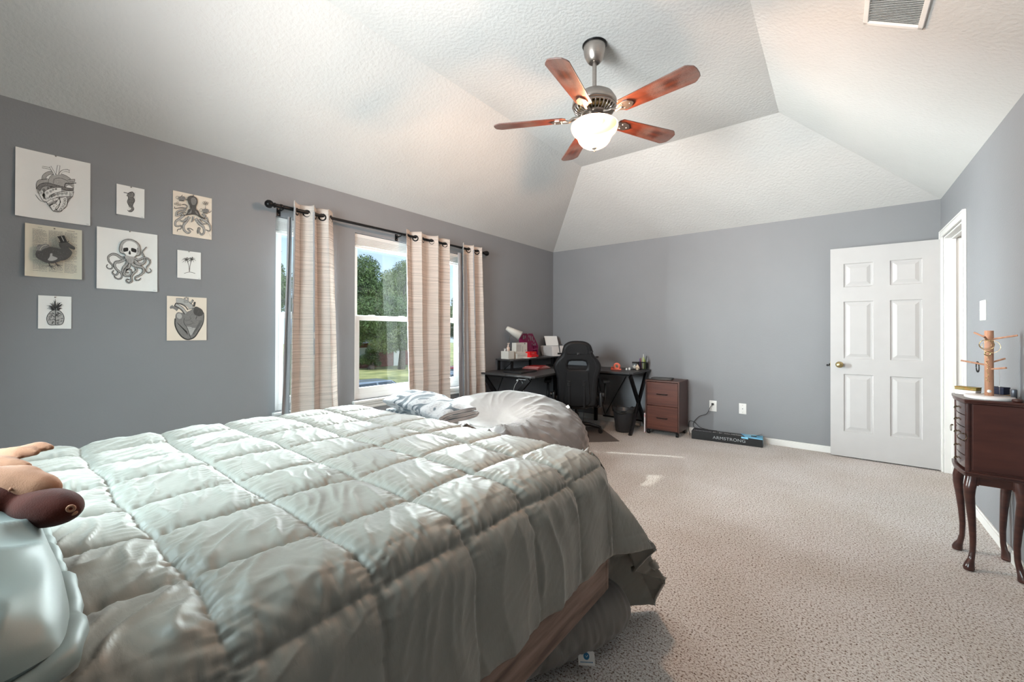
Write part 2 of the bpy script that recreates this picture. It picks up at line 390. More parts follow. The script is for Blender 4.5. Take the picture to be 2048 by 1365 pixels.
# ---------------------------------------------------------------- left-wall windows
def window(name, a, c):
    xo = XL - 0.11; xi = XL - 0.055      # frame depth
    fb = B(); fw = 0.045
    # master frame
    fb.bx(xo, xi, a, a + fw, WZ0, WZ1).bx(xo, xi, c - fw, c, WZ0, WZ1).bx(xo, xi, a + fw, c - fw, WZ1 - fw, WZ1).bx(xo, xi, a + fw, c - fw, WZ0, WZ0 + 0.05)
    fb.bx(xo + .01, xi - .01, a + fw, c - fw, WZ1 - fw - 0.03, WZ1 - fw)
    w_ = struct(fb.ob(name, M_['vinyl'], bevel=0.003))
    zm = 1.335
    up = B(); u0, u1 = a + fw, c - fw; t = 0.028
    xs0, xs1 = xo + 0.008, xo + 0.03
    up.bx(xs0, xs1, u0, u0 + t, zm, WZ1 - .075).bx(xs0, xs1, u1 - t, u1, zm, WZ1 - .075).bx(xs0, xs1, u0 + t, u1 - t, WZ1 - .115, WZ1 - .075).bx(xs0, xs1, u0 + t, u1 - t, zm, zm + .035)
    so = up.ob('upper_sash', M_['vinyl'], w_, bevel=0.002)
    B().bx(xs0 + .009, xs0 + .013, u0 + t, u1 - t, zm + .035, WZ1 - .115).ob('pane', M_['glass'], so)
    lo = B(); xs0, xs1 = xo + 0.032, xo + 0.055; z0 = WZ0 + 0.05
    lo.bx(xs0, xs1, u0, u0 + t + .008, z0, zm + .03).bx(xs0, xs1, u1 - t - .008, u1, z0, zm + .03).bx(xs0, xs1, u0 + t + .008, u1 - t - .008, zm - .012, zm + .03).bx(xs0, xs1, u0 + t + .008, u1 - t - .008, z0, z0 + .055)
    for k in (0.25, 0.75):   # sash locks
        y = u0 + (u1 - u0) * k; lo.bx(xs0, xs1 - .004, y - .03, y + .03, zm + .0301, zm + .04)
    so = lo.ob('lower_sash', M_['vinyl'], w_, bevel=0.002)
    B().bx(xs0 + .009, xs0 + .013, u0 + t + .008, u1 - t - .008, z0 + .055, zm - .012).ob('pane', M_['glass'], so)
    # raised blind under the head
    bl = B()
    bl.bx(XL - .054, XL - .018, a + .006, c - .006, WZ1 - .035, WZ1 - .004)
    for k in range(9): bl.bx(XL - .052, XL - .022, a + .008, c - .008, WZ1 - .042 - k * .0075, WZ1 - .0365 - k * .0075)
    bl.bx(XL - .052, XL - .02, a + .008, c - .008, WZ1 - .125, WZ1 - .108)
    bo = bl.ob('raised_blind', M_['vinyl'], w_, bevel=0.001)
    # stool and apron
    sb = B(); sb.bx(XL - .055, XL + .035, a - .022, c + .022, WZ0 - .022, WZ0)
    s_ = sb.ob('window_sill', M_['trim'], w_, bevel=0.004)
    ap = B(); pts = [(0, 0), (.022, 0), (.022, -.02), (.014, -.03), (.014, -.05), (.008, -.058), (0, -.058)]
    A0, A1 = a - .012, c + .012
    n = len(pts); vv = [(XL + p, A0 + (.02 * (-q / .058)), WZ0 - .022 + q) for p, q in pts] + [(XL + p, A1 - (.02 * (-q / .058)), WZ0 - .022 + q) for p, q in pts]
    ap.add(vv, [tuple(range(n)), tuple(range(n, 2 * n))[::-1]] + [(k, n + k, n + (k + 1) % n, (k + 1) % n) for k in range(n)])
    ap.ob('apron', M_['trim'], w_)
    return w_
for i, (a, c) in enumerate(wins): window('window_%d' % (i + 1), a, c)
# unseen window added in the wall behind the camera to carry the fill light
fb = B(); y0_, y1_ = YR - .11, YR - .05
for x in (RWX0, (RWX0 + RWX1) / 2 - .02, RWX1 - .045): fb.bx(x, x + .045, y0_, y1_, RWZ0, RWZ1)
fb.bx(RWX0, RWX1, y0_, y1_, RWZ0, RWZ0 + .045).bx(RWX0, RWX1, y0_, y1_, RWZ1 - .045, RWZ1)
w4 = struct(fb.ob('window_4', M_['vinyl'], bevel=0.003))
B().bx(RWX0 + .045, RWX1 - .045, YR - .09, YR - .086, RWZ0 + .045, RWZ1 - .045).ob('pane', M_['glass'], w4)
# ---------------------------------------------------------------- door opening, casing, hall
b = B(); cw = 0.058
b.bx(XR - .016, XR, DY0 - cw, DY0, 0, DZ + cw).bx(XR - .016, XR, DY1, DY1 + cw, 0, DZ + cw).bx(XR - .016, XR, DY0, DY1, DZ, DZ + cw)
b.bx(XR - .022, XR - .0161, DY0 - cw + .0005, DY0 - cw + .014, 0, DZ + cw - .0141).bx(XR - .022, XR - .0161, DY1 + cw - .014, DY1 + cw - .0005, 0, DZ + cw - .0141).bx(XR - .022, XR - .0161, DY0 - cw + .0005, DY1 + cw - .0005, DZ + cw - .014, DZ + cw - .0005)
# jambs with stop
b.bx(XR + .0005, XR + WT, DY0, DY0 + .016, 0, DZ).bx(XR + .0005, XR + WT, DY1 - .016, DY1, 0, DZ).bx(XR + .0005, XR + WT, DY0 + .0161, DY1 - .0161, DZ - .016, DZ)
b.bx(XR + .045, XR + .075, DY0 + .016, DY0 + .028, 0, DZ - .016).bx(XR + .045, XR + .075, DY1 - .028, DY1 - .016, 0, DZ - .016).bx(XR + .045, XR + .075, DY0, DY1, DZ - .028, DZ - .016)
struct(b.ob('trim_1', M_['trim'], bevel=0.003))
M_['hall'] = mat('hall_cream_paint', (0.72, 0.67, 0.62), 0.6, var=0.02)
b = B(); hx = XR + 1.6
b.bx(hx, hx + .1, 3.2, 6.6, 0, H).bx(XR + WT, hx, 6.5, 6.6, 0, H).bx(XR + WT, hx, 3.2, 3.3, 0, H).bx(XR + WT, hx, 3.2, 6.6, H, H + .1).bx(XR, XR + WT, YB + WT, 6.6, 0, H)
struct(b.ob('wall_hall', M_['hall']))
struct(B().bx(XR + WT, hx, YB + WT, 6.6, -0.12, 0).ob('floor_hall', M_['carpet']))
area('hall_ceiling_lamp', (XR + .85, 4.7, H - .03), (0, 0, -1), .4, .4, 9, (1.0, 0.86, 0.76))
# door leaf, six panels, standing open against the back wall
def door_leaf():
    W_, Ht, Td = 0.775, 2.04, 0.035
    t = bpy.data.objects.new('door_1', None); COL.objects.link(t); t['kind'] = 'structure'
    t.location = (XR - .012, 5.222, .012); t.rotation_euler = (0, 0, math.radians(0.6))
    xs = [-W_, -W_ + .105, -W_ + .325, -W_ + .432, -W_ + .652, 0]   # x from free edge to hinge
    xs = [-W_, -0.672, -0.452, -0.335, -0.118, 0]
    zs = [0, .245, .805, .955, 1.515, 1.655, 1.885, Ht]
    cells_p = {(1, 1), (3, 1), (1, 3), (3, 3), (1, 5), (3, 5)}
    b = B(); 
    for side, yy, sgn in ((0, -Td / 2, -1), (1, Td / 2, 1)):
        for i in range(5):
            for k in range(7):
                a, c, z0, z1 = xs[i], xs[i + 1], zs[k], zs[k + 1]
                if (i, k) in cells_p:
                    rings = [(0, 0), (.006, .009), (.020, .0095), (.048, .002)]
                    prev = None
                    for ins, dep in rings:
                        y_ = yy - sgn * dep
                        cur = [(a + ins, y_, z0 + ins), (c - ins, y_, z0 + ins), (c - ins, y_, z1 - ins), (a + ins, y_, z1 - ins)]
                        if prev:
                            for q in range(4):
                                f = [prev[q], prev[(q + 1) % 4], cur[(q + 1) % 4], cur[q]]
                                b.add(f, [(0, 1, 2, 3) if sgn < 0 else (3, 2, 1, 0)])
                        prev = cur
                    b.add(prev, [(0, 1, 2, 3) if sgn < 0 else (3, 2, 1, 0)])
                else:
                    f = [(a, yy, z0), (c, yy, z0), (c, yy, z1), (a, yy, z1)]
                    b.add(f, [(0, 1, 2, 3) if sgn < 0 else (3, 2, 1, 0)])
    y0, y1 = -Td / 2, Td / 2
    b.add([(-W_, y0, 0), (-W_, y1, 0), (-W_, y1, Ht), (-W_, y0, Ht)], [(3, 2, 1, 0)]).add([(0, y0, 0), (0, y1, 0), (0, y1, Ht), (0, y0, Ht)], [(0, 1, 2, 3)])
    b.add([(-W_, y0, Ht), (0, y0, Ht), (0, y1, Ht), (-W_, y1, Ht)], [(0, 1, 2, 3)]).add([(-W_, y0, 0), (0, y0, 0), (0, y1, 0), (-W_, y1, 0)], [(3, 2, 1, 0)])
    b.ob('door_leaf', M_['door'], t)
    k = B(); kx, kz = -W_ + .07, .895
    Mk = T(kx, -Td / 2, kz, pi / 2)
    k.lathe([(0, 0), (.031, 0), (.031, .004), (.026, .008), (.011, .012), (.011, .028), (.020, .034), (.027, .045), (.027, .055), (.020, .064), (.007, .066), (0, .066)], 28, M=Mk)
    k.lathe([(0, .0662), (.006, .0662), (.006, .068), (0, .068)], 12, M=Mk)
    k.box((-W_ - .001, 0, kz), (.003, .024, .056))
    k.lathe([(0, 0), (.031, 0), (.031, .004), (.011, .012), (.011, .022), (.024, .028), (.027, .036), (.020, .041), (0, .042)], 20, M=T(kx, Td / 2, kz, -pi / 2))
    k.ob('door_knob', M_['brass'], t)
    kl = B().box((-W_ - .006, 0.004, kz), (.010, .012, .016)); kl.ob('latch', M_['black_metal'], t)
    for z in (.22, 1.80):
        h = B(); h.bx(.002, .006, -.03, .014, z - .045, z + .045)
        h.cyl((.004, -.0225, z - .045), (.004, -.0225, z + .045), .006, n=12)
        h.bx(.004, .045, -.0195, -.0165, z - .045, z + .045)
        for q in (-.03, 0, .03): h.cyl((.032 - abs(q) * .2, -.0225, z + q), (.032 - abs(q) * .2, -.019, z + q), .004, n=8, m=1)
        h.ob('hinge', [M_['white_plastic'], M_['steel']], t, bevel=.001)
    return t
door_leaf()
# ---------------------------------------------------------------- fabrics
def fabric(name, col, rough=0.55, weave=900, bump=0.15, sheen=0.25, wr=0.0, wscale=30, wstretch=(1, 1, 1), var=0.05, spec=0.4, vscale=5, wdist=0.004):
    m, n, b = new_mat(name); L = n.links.new
    tcn = n.nodes.new('ShaderNodeTexCoord'); mp = n.nodes.new('ShaderNodeMapping'); mp.inputs['Scale'].default_value = wstretch
    L(tcn.outputs['Object'], mp.inputs[0])
    nz = n.nodes.new('ShaderNodeTexNoise'); nz.inputs['Scale'].default_value = vscale; nz.inputs['Detail'].default_value = 4; L(mp.outputs[0], nz.inputs['Vector'])
    cr = n.nodes.new('ShaderNodeValToRGB'); cr.color_ramp.elements[0].position = .3; cr.color_ramp.elements[1].position = .7
    cr.color_ramp.elements[0].color = tuple(v * (1 - var) for v in col[:3]) + (1,); cr.color_ramp.elements[1].color = tuple(v * (1 + var) for v in col[:3]) + (1,)
    L(nz.outputs['Fac'], cr.inputs[0]); L(cr.outputs[0], b.inputs['Base Color'])
    b.inputs['Roughness'].default_value = rough; b.inputs['Specular IOR Level'].default_value = spec
    b.inputs['Sheen Weight'].default_value = sheen; b.inputs['Sheen Roughness'].default_value = 0.4
    w1 = n.nodes.new('ShaderNodeTexNoise'); w1.inputs['Scale'].default_value = weave; w1.inputs['Detail'].default_value = 1; L(tcn.outputs['Object'], w1.inputs['Vector'])
    bu = n.nodes.new('ShaderNodeBump'); bu.inputs['Strength'].default_value = bump; bu.inputs['Distance'].default_value = 0.0008; L(w1.outputs['Fac'], bu.inputs['Height'])
    if wr:
        w2 = n.nodes.new('ShaderNodeTexNoise'); w2.inputs['Scale'].default_value = wscale; w2.inputs['Detail'].default_value = 5; w2.inputs['Distortion'].default_value = 0.6; L(mp.outputs[0], w2.inputs['Vector'])
        b2 = n.nodes.new('ShaderNodeBump'); b2.inputs['Strength'].default_value = wr; b2.inputs['Distance'].default_value = wdist; L(w2.outputs['Fac'], b2.inputs['Height']); L(bu.outputs[0], b2.inputs['Normal']); L(b2.outputs[0], b.inputs['Normal'])
    else: L(bu.outputs[0], b.inputs['Normal'])
    return m
M_['comforter'] = fabric('sage_grey_satin', (0.235, 0.232, 0.207), 0.48, 700, 0.10, 0.2, wr=0.30, wscale=34, wstretch=(1, 2.2, 1), spec=0.42, wdist=.0025)
M_['pillow'] = fabric('sage_green_pillowcase', (0.175, 0.222, 0.215), 0.45, 900, 0.06, 0.2, wr=0.15, wscale=7, spec=0.45)
M_['beanbag'] = fabric('taupe_microfibre', (0.120, 0.105, 0.098), 0.5, 700, 0.10, 0.35, wr=0.35, wscale=6, wdist=0.008)
M_['bolster'] = fabric('grey_jersey', (0.21, 0.20, 0.185), 0.8, 500, 0.3, 0.3, wr=0.5, wscale=9, wstretch=(1, 4.5, 1), spec=0.2)
M_['bedwood'] = wood('walnut_bed_rail', (0.11, 0.065, 0.05, 1), (0.34, 0.23, 0.185, 1), 3.2, (9, 1.1, 9), 0.45)
M_['mattress'] = fabric('white_mattress_ticking', (0.6, 0.6, 0.58), 0.8)
# ---------------------------------------------------------------- bed
BX0, BX1, BY0, BY1 = -2.20, -0.705, -0.66, 1.46
bed = thing('bed', 'low walnut-finish bed frame under the grey-green comforter', 'bed', ((BX0 + BX1) / 2, (BY0 + BY1) / 2, 0))
cx, cy = (BX0 + BX1) / 2, (BY0 + BY1) / 2
hw, hl = (BX1 - BX0) / 2, (BY1 - BY0) / 2
for sx in (1, -1):
    B().bx(sx * (hw + .006) - .0125, sx * (hw + .006) + .0125, -hl, hl, .235, .425).ob('side_rail', M_['bedwood'], bed, bevel=.004)
B().bx(-hw - .018, hw + .018, hl, hl + .025, .235, .425).ob('foot_rail', M_['bedwood'], bed, bevel=.004)
B().bx(-hw - .03, hw + .03, -hl - .04, -hl, .1, 1.0).ob('headboard', M_['bedwood'], bed, bevel=.006)
B().bx(-hw + .01, hw - .01, -hl, hl - .01, .30, .33).ob('slats', M_['bedwood'], bed)
for sx in (-1, 1):
    for sy in (-.95, -.15, .9):
        B().bx(sx * (hw - .44) - .03, sx * (hw - .44) + .03, sy - .03, sy + .03, 0, .30).ob('leg', M_['black_metal'], bed, bevel=.003)
mt = B().rbox((cx, cy, .33 + .195), (hw * 2 - .12, hl * 2 - .12, .375), .05, 4).ob('mattress', M_['mattress'])
tag(mt, 'thick white mattress lying on the walnut bed frame under the comforter', 'mattress')
# ---------------------------------------------------------------- comforter
X0, Y0, ZT, RB = -0.79, 1.385, 0.775, 0.13
def bend(r):  # arc then straight
    A = RB * pi / 2
    rho = np.where(r < A, RB * np.sin(np.minimum(r, A) / RB), RB)
    drop = np.where(r < A, RB * (1 - np.cos(np.minimum(r, A) / RB)), RB + (r - A))
    return rho, drop, np.maximum(r - A, 0)
def comforter():
    st = 0.0046
    Lx, Ly = 0.44, 0.80
    a = np.arange(-2.32 - .28, X0 + Lx + 1e-6, st); bb = np.arange(-0.48, Y0 + Ly + 1e-6, st * 1.05)
    Aa, Bb = np.meshgrid(a, bb, indexing='ij')
    XLo = -2.27
    p = np.maximum(Aa - X0, 0); q = np.maximum(Bb - Y0, 0); r = np.hypot(p, q); phi = np.degrees(np.arctan2(q, p + 1e-9))
    kp = [0, 10, 20, 30, 37, 47, 54, 61, 70, 80, 90]
    th = np.interp(phi, kp, [0, 14, 28, 40, 46, 62, 56, 70, 82, 88, 90])
    sl = np.interp(phi, kp, [.10, .14, .32, .52, .62, .38, .55, .49, .30, .12, .08])
    rho, drop, ext = bend(r)
    onlyp = (q <= 0)
    sl = np.where(onlyp, 0.10, sl)
    # hem scallops and hanging folds
    fade = np.clip(ext / 0.25, 0, 1)
    fold = 0.008 * np.sin(Bb * 2 * pi / 0.205 + 1.3 + 1.2 * pn(Bb * 2, Bb * 0, 3)) + 0.0015 * np.sin(Bb * 2 * pi / 0.093 + 2 * pn(Bb * 3, Aa * 2, 5))
    fold2 = 0.016 * np.sin(Aa * 2 * pi / 0.23 + .4) + .007 * np.sin(Aa * 2 * pi / .1)
    rho = rho + sl * ext + np.where(q <= 0, fold * fade * (p > 0), np.where(phi > 75, fold2 * fade, 0))
    dz = drop - RB; vert = np.where(ext > 0, RB + np.sqrt(np.maximum(ext ** 2 - (sl * ext) ** 2, 0)), drop)
    X = np.minimum(Aa, X0) + rho * np.cos(np.radians(th)) * (r > 0)
    Y = np.minimum(Bb, Y0) + rho * np.sin(np.radians(th)) * (r > 0)
    Z = ZT - vert * (r > 0)
    # left overhang
    l = np.maximum(XLo - Aa, 0); rl, dl, el = bend(l)
    X = np.where(l > 0, XLo - rl - .05 * el, X); Z = np.where(l > 0, Z - dl * .8, Z)
    # broad unevenness of the top, lower between body areas
    topm = np.clip(1 - r / .12, 0, 1)
    Z += topm * (0.012 * pn(Aa * 2.2, Bb * 2.2, 1) + 0.010 * np.cos((Bb - .7) * 2.2) - 0.006)
    # slight rise on the pillow side
    Z += topm * 0.02 * np.clip((0.25 - Bb) / .4, 0, 1)
    P = np.stack([X, Y, Z], -1)
    N = normals(P)
    # ---- quilting
    wob = 0.012 * pn(Aa * 5, Bb * 5, 8); wob2 = 0.012 * pn(Aa * 5 + 9, Bb * 5 + 4, 9)
    cell = 0.2485
    u = (Aa + wob + 0.662) / cell; v = (Bb + wob2 - 0.222) / 0.2425
    iu = np.round(u); iv = np.round(v)
    drapeonly = p > 0.14   # last seam along the bed is on the bend; the hanging panel is one long block
    du = np.abs(u - iu) * cell
    du = np.where(Aa > -.79, np.minimum(np.abs(Aa + .673 + wob * .5), np.abs(Aa - (X0 + Lx))), np.where(Aa > -.9105, np.abs(Aa + .9105 + wob), du))
    dv = np.abs(v - iv) * .2425
    dv = np.where(Bb > Y0 + .1, np.minimum(dv, np.abs(Bb - (Y0 + Ly))), dv)
    d = np.minimum(du, dv)
    puffu = 1 - np.exp(-du / .0085); puffv = 1 - np.exp(-dv / .0095)
    puff = (0.0100 + .0060 * np.sqrt(np.clip(np.cos((u - np.floor(u) - .5) * pi) * np.cos((v - np.floor(v) - .5) * pi), 0, 1))) * puffu * puffv - 0.008
    big = np.where(p > .05, 0.75, 1.0)
    puff = puff * big
    # gathers: short creases leaving the seams at right angles
    g = np.abs(pn(Aa * 46, Bb * 7, 12)); gv = np.exp(-dv / .028)                 # seams running across the bed
    g2 = np.abs(pn(Aa * 7, Bb * 46, 13)); gu = np.exp(-du / .030)
    gather = -0.0150 * g * gv - 0.0100 * g2 * gu
    # long soft creases inside each block, direction turned a little per block
    cid = np.floor(u) * 7.13 + np.floor(v) * 3.71
    ang = 0.55 + 0.7 * np.sin(cid * 1.7)
    ca, sa = np.cos(ang), np.sin(ang)
    ux = Aa * ca + Bb * sa; vx = -Aa * sa + Bb * ca
    wx = ux + 0.02 * pn(Aa * 9, Bb * 9, 21)
    cr = (1 - np.abs(pn(wx * 20, vx * 4.0 + cid, 22))) ** 5
    inside = np.clip(d / .045, 0, 1)
    amp = 0.5 + 0.5 * np.clip(pn(Aa * 2.5 + 3, Bb * 2.5, 30) + .45, 0, 1.2)
    nearleft = np.clip((1.1 - Bb) / 1.1, 0.15, 1)
    cre = 0.0140 * cr * inside * amp * (0.25 + .75 * nearleft)
    fine = 0.0016 * pn(wx * 90, vx * 14, 25) * (0.4 + .6 * np.exp(-d / .05))
    # pulled creases on the bend near the side
    bendz = np.exp(-((Aa + .74) / .06) ** 2)
    pull = 0.006 * np.abs(pn(Aa * 9, Bb * 38 + 5 * pn(Aa * 4, Bb * 4, 40), 41)) * bendz
    # hanging folds drawn as sharp vertical creases on the side panel
    side = np.clip((p - .12) / .08, 0, 1) * (q <= 0.05)
    vf = 0.008 * (1 - np.abs(pn(Bb * 11 + .8 * pn(Aa * 3, Bb * 3, 50), Aa * 1.5, 51))) ** 3 * side
    sm = (1 - 0.80 * side) * np.where((p > 0) & (q > 0), .30, 1.0)
    disp = puff + (gather + cre + pull) * sm + fine + vf
    P = P + N * disp[..., None] * np.where(N[..., 2:3] < -0.3, 1, 1)
    # hem unevenness
    hem = np.clip((p - (Lx - .12)) / .12, 0, 1) * (q <= 0)
    P[..., 2] += hem * (0.004 * np.sin(Bb * 2 * pi / .245 + .7) + .006 * pn(Bb * 6, Bb * 0, 60))
    P[..., 2] = np.maximum(P[..., 2], .022)
    return P
Pc = comforter()
if (normals(Pc)[200, 200][2]) < 0: Pc = Pc[::-1]
cf = np_mesh('comforter', Pc, M_['comforter'])
so = cf.modifiers.new('thickness', 'SOLIDIFY'); so.thickness = 0.014; so.offset = -1
tag(cf, 'box-quilted sage grey comforter spread over the bed and hanging over its side', 'comforter')
# seam threads along the hem are part of the cloth; the pillow sits on the head end
def pillow(name, sx, sy, sz, material, seed=0, flange=0.0, fr=0.50, parent=None, wa=1.0):
    n = 90
    u = np.linspace(-1, 1, n); U, V = np.meshgrid(u, u, indexing='ij')
    prof = ((1 - np.abs(U) ** 2.6) * (1 - np.abs(V) ** 2.6)).clip(0) ** fr
    edge = np.clip(np.minimum(1 - np.abs(U), 1 - np.abs(V)) / .12, 0, 1)
    shape = 1 - 0.06 * (np.abs(U) * (1 - np.abs(V)) * 0 + (1 - V ** 2) * np.abs(U) ** 4 + (1 - U ** 2) * np.abs(V) ** 4)
    qx = np.sqrt(1 - .30 * V ** 4) * (1 + .03 * np.abs(V) ** 8); qy = np.sqrt(1 - .30 * U ** 4) * (1 + .03 * np.abs(U) ** 8)
    X = U * sx / 2 * qx * shape; Y = V * sy / 2 * qy * shape
    wr = fbm(U * 1.5 + seed, V * 1.5, 2, seed) * .009 * wa + .011 * (1 - np.abs(pn(U * 2 + seed, V * 3.2 + 1.2 * U, seed + 3))) ** 3 * edge
    Zt = prof * sz / 2 + wr * edge; Zb = -prof * sz / 2 * .75
    top = np.stack([X, Y, Zt], -1); bot = np.stack([X, Y, Zb], -1)
    b = B(); b.grid(top); nb = len(b.v)
    bt = bot[:, ::-1]; b.grid(bt)
    o = b.ob(name, material, parent)
    return o
pt = pillow('pillow', .74, .48, .20, M_['pillow'], 3)
pt.location = (-1.00, -.160, .872); pt.rotation_euler = (math.radians(-3), 0, math.radians(1.5))
tag(pt, 'plump sage green pillow at the head of the bed with the plush toy on it', 'pillow')
fl = B(); pts = []
tt = np.linspace(-1, 1, 26)[:-1]
for u_, v_ in [(t, -1) for t in tt] + [(1, t) for t in tt] + [(-t, 1) for t in tt] + [(-1, -t) for t in tt]:
    sh_ = 1 - 0.06 * ((1 - v_ ** 2) * abs(u_) ** 4 + (1 - u_ ** 2) * abs(v_) ** 4)
    pts.append((u_ * .36 * math.sqrt(1 - .3 * v_ ** 4) * (1 + .03 * abs(v_) ** 8) * sh_, v_ * .23 * math.sqrt(1 - .3 * u_ ** 4) * (1 + .03 * abs(u_) ** 8) * sh_, 0))
pts = [(x * 1.03, y * 1.045, -.018 + .004 * math.sin(k * .9)) for k, (x, y, z) in enumerate(pts)]
fl.tube(pts, [.0165 + .0022 * math.sin(k * 2.3) + .0015 * math.sin(k * 5.1) for k in range(len(pts))], 12, closed=True); fl.ob('flange', M_['pillow'], pt)
po = pillow('pillow', .50, .16, .42, mat('dark_olive_chenille', (0.035, 0.040, 0.028), .9, bump=.5, bscale=80, var=.25), 9)
po.location = (-2.03, -.12, .965 - .04); po.rotation_euler = (0, 0, 0)
po.location = (-2.02, -.065, .80)
po.scale = (.8, 1, .55)
tag(po, 'dark olive pillow at the far corner of the head end, just inside the left edge', 'pillow')
# ---------------------------------------------------------------- plush toy
M_['plush_dark'] = mat('maroon_brown_plush', (0.060, 0.014, 0.009), .95, var=.25, scale=25, bump=.35, bscale=520, sheen=.12, spec=.1)
M_['plush_tan'] = mat('tan_plush', (0.33, 0.17, 0.105), .95, var=.12, scale=25, bump=.35, bscale=520, sheen=.12, spec=.1)
ptoy = thing('plush_moose', 'plush moose with tan antlers and a dark brown muzzle lying on the pillow', 'stuffed animal', (-1.02, .0, .945))
tl = Vector((-1.02, .0, .945))
def lp(*p): return Vector(p) - tl
def soften(o):
    r_ = o.modifiers.new('remesh', 'REMESH'); r_.mode = 'VOXEL'; r_.voxel_size = .0032; r_.use_smooth_shade = True
    s_ = o.modifiers.new('smooth', 'SMOOTH'); s_.factor = .6; s_.iterations = 10
    return o
hd = B(); hd.ell(lp(-.985, .060, .940), (.062, .034, .029), 30, rot=(0, 0, math.radians(28)), noise=.015)
hd.ell(lp(-1.06, .005, .948), (.065, .050, .034), 28, rot=(0, 0, math.radians(35)))
hd.ell(lp(-1.13, -.05, .95), (.085, .07, .045), 28, rot=(0, 0, math.radians(38)))
soften(hd.ob('head_and_body', M_['plush_dark'], ptoy))
n_ = B(); n_.torus(lp(-.927, .083, .946), .0042, .0019, 'X', 14, 6, rot=(0, 0, math.radians(-20))); n_.ell(lp(-.934, .086, .936), (.003, .006, .004), 10)
n_.ob('nostril', M_['plush_tan'], ptoy)
e_ = B(); e_.tube(catmull([lp(-1.045, .035, .970), lp(-1.03, .03, .977), lp(-1.01, .025, .971)], 5), .002, 6); e_.ob('stitch', M_['plush_tan'], ptoy)
def finger(b, pts, rad, fl=.8):
    P_ = catmull(pts, 7); b.tube(P_, list(np.interp(np.linspace(0, 1, len(P_)), np.linspace(0, 1, len(rad)), rad)), 18)
near = B()
finger(near, [lp(-1.15, -.05, .975), lp(-1.09, -.005, .985), lp(-1.04, .037, .981), lp(-1.005, .062, .977), lp(-.990, .075, .976)], [.018, .026, .027, .021, .008])
finger(near, [lp(-1.09, .02, .998), lp(-1.05, .045, 1.000), lp(-1.032, .058, 1.000)], [.010, .010, .004])
soften(near.ob('near_antler', M_['plush_tan'], ptoy)).location = (0, 0, -.012)
far = B()
finger(far, [lp(-1.30, -.04, .985), lp(-1.22, .005, .992), lp(-1.17, .035, .992), lp(-1.145, .052, .991)], [.014, .016, .012, .005])
finger(far, [lp(-1.26, .01, 1.000), lp(-1.20, .045, 1.008), lp(-1.17, .064, 1.008)], [.010, .012, .004])
finger(far, [lp(-1.24, .035, 1.003), lp(-1.20, .065, 1.013), lp(-1.175, .082, 1.012)], [.008, .011, .004])
soften(far.ob('far_antler', M_['plush_tan'], ptoy)).location = (0, 0, -.016)
# ---------------------------------------------------------------- bolster on the floor beside the rail
nb, na = 150, 64
yy = np.linspace(0, 1, nb); aa = np.linspace(0, 2 * pi, na, endpoint=False)
Yb_, Ab = np.meshgrid(yy, aa, indexing='ij')
Lb = 1.26; Rb = 0.152
s_ = (Yb_ - .5) * 2
rad = Rb * np.clip(1 - np.abs(s_) ** 7, 0, 1) ** .45
rad = rad * (1 + 0.035 * pn(Yb_ * 3, np.cos(Ab) * 1.2, 70)) - .009 * (1 - np.abs(pn(Yb_ * 22, np.cos(Ab) * .8 + np.sin(Ab) * .8, 71))) ** 4 * (rad > .05)
Pb = np.stack([rad * np.cos(Ab) * 1.02, s_ * Lb / 2, rad * np.sin(Ab) * .78], -1)
Pb[..., 2] = np.maximum(Pb[..., 2], -.108)
bo = np_mesh('bolster_pillow', Pb, M_['bolster'], closev=True)
bo.location = (-.985, 1.085, .112); bo.rotation_euler = (0, 0, math.radians(-26.5))
tag(bo, 'long dark grey bolster pillow lying on the carpet beside the bed rail', 'pillow')
tg = B().box((0, 0, 0), (.0012, .058, .040)); tgo = tg.ob('care_label', M_['white_plastic'], bo)
tgo.matrix_world = Matrix.Translation((-.698, 1.325, .060)) @ Vector((.42, -.62, .66)).to_track_quat('X', 'Z').to_matrix().to_4x4(); tgo.matrix_local = (Matrix.Translation(bo.location) @ bo.rotation_euler.to_matrix().to_4x4()).inverted() @ (Matrix.Translation((-.698, 1.325, .060)) @ Vector((.42, -.62, .66)).to_track_quat('X', 'Z').to_matrix().to_4x4())
tgo['label'] = 'small white label with a round blue logo'
M_['logo_blue'] = mat('label_blue', (0.02, 0.16, 0.32), .6)
lg = B(); lg.cyl((.0007, 0, .006), (.0011, 0, .006), .0105, n=24); lg.ob('logo', M_['logo_blue'], tgo)
lg = B(); lg.tube([(.0013, -.004, .008), (.0013, 0, .003), (.0013, .005, .009)], .0011, 6); lg.ob('logo_mark', M_['white_plastic'], tgo)
lb = B()
for k in range(9): lb.box((.0008, -.020 + k * .005, -.011), (.0004, .0032, .0032))
lb.ob('label_line', M_['logo_blue'], tgo)
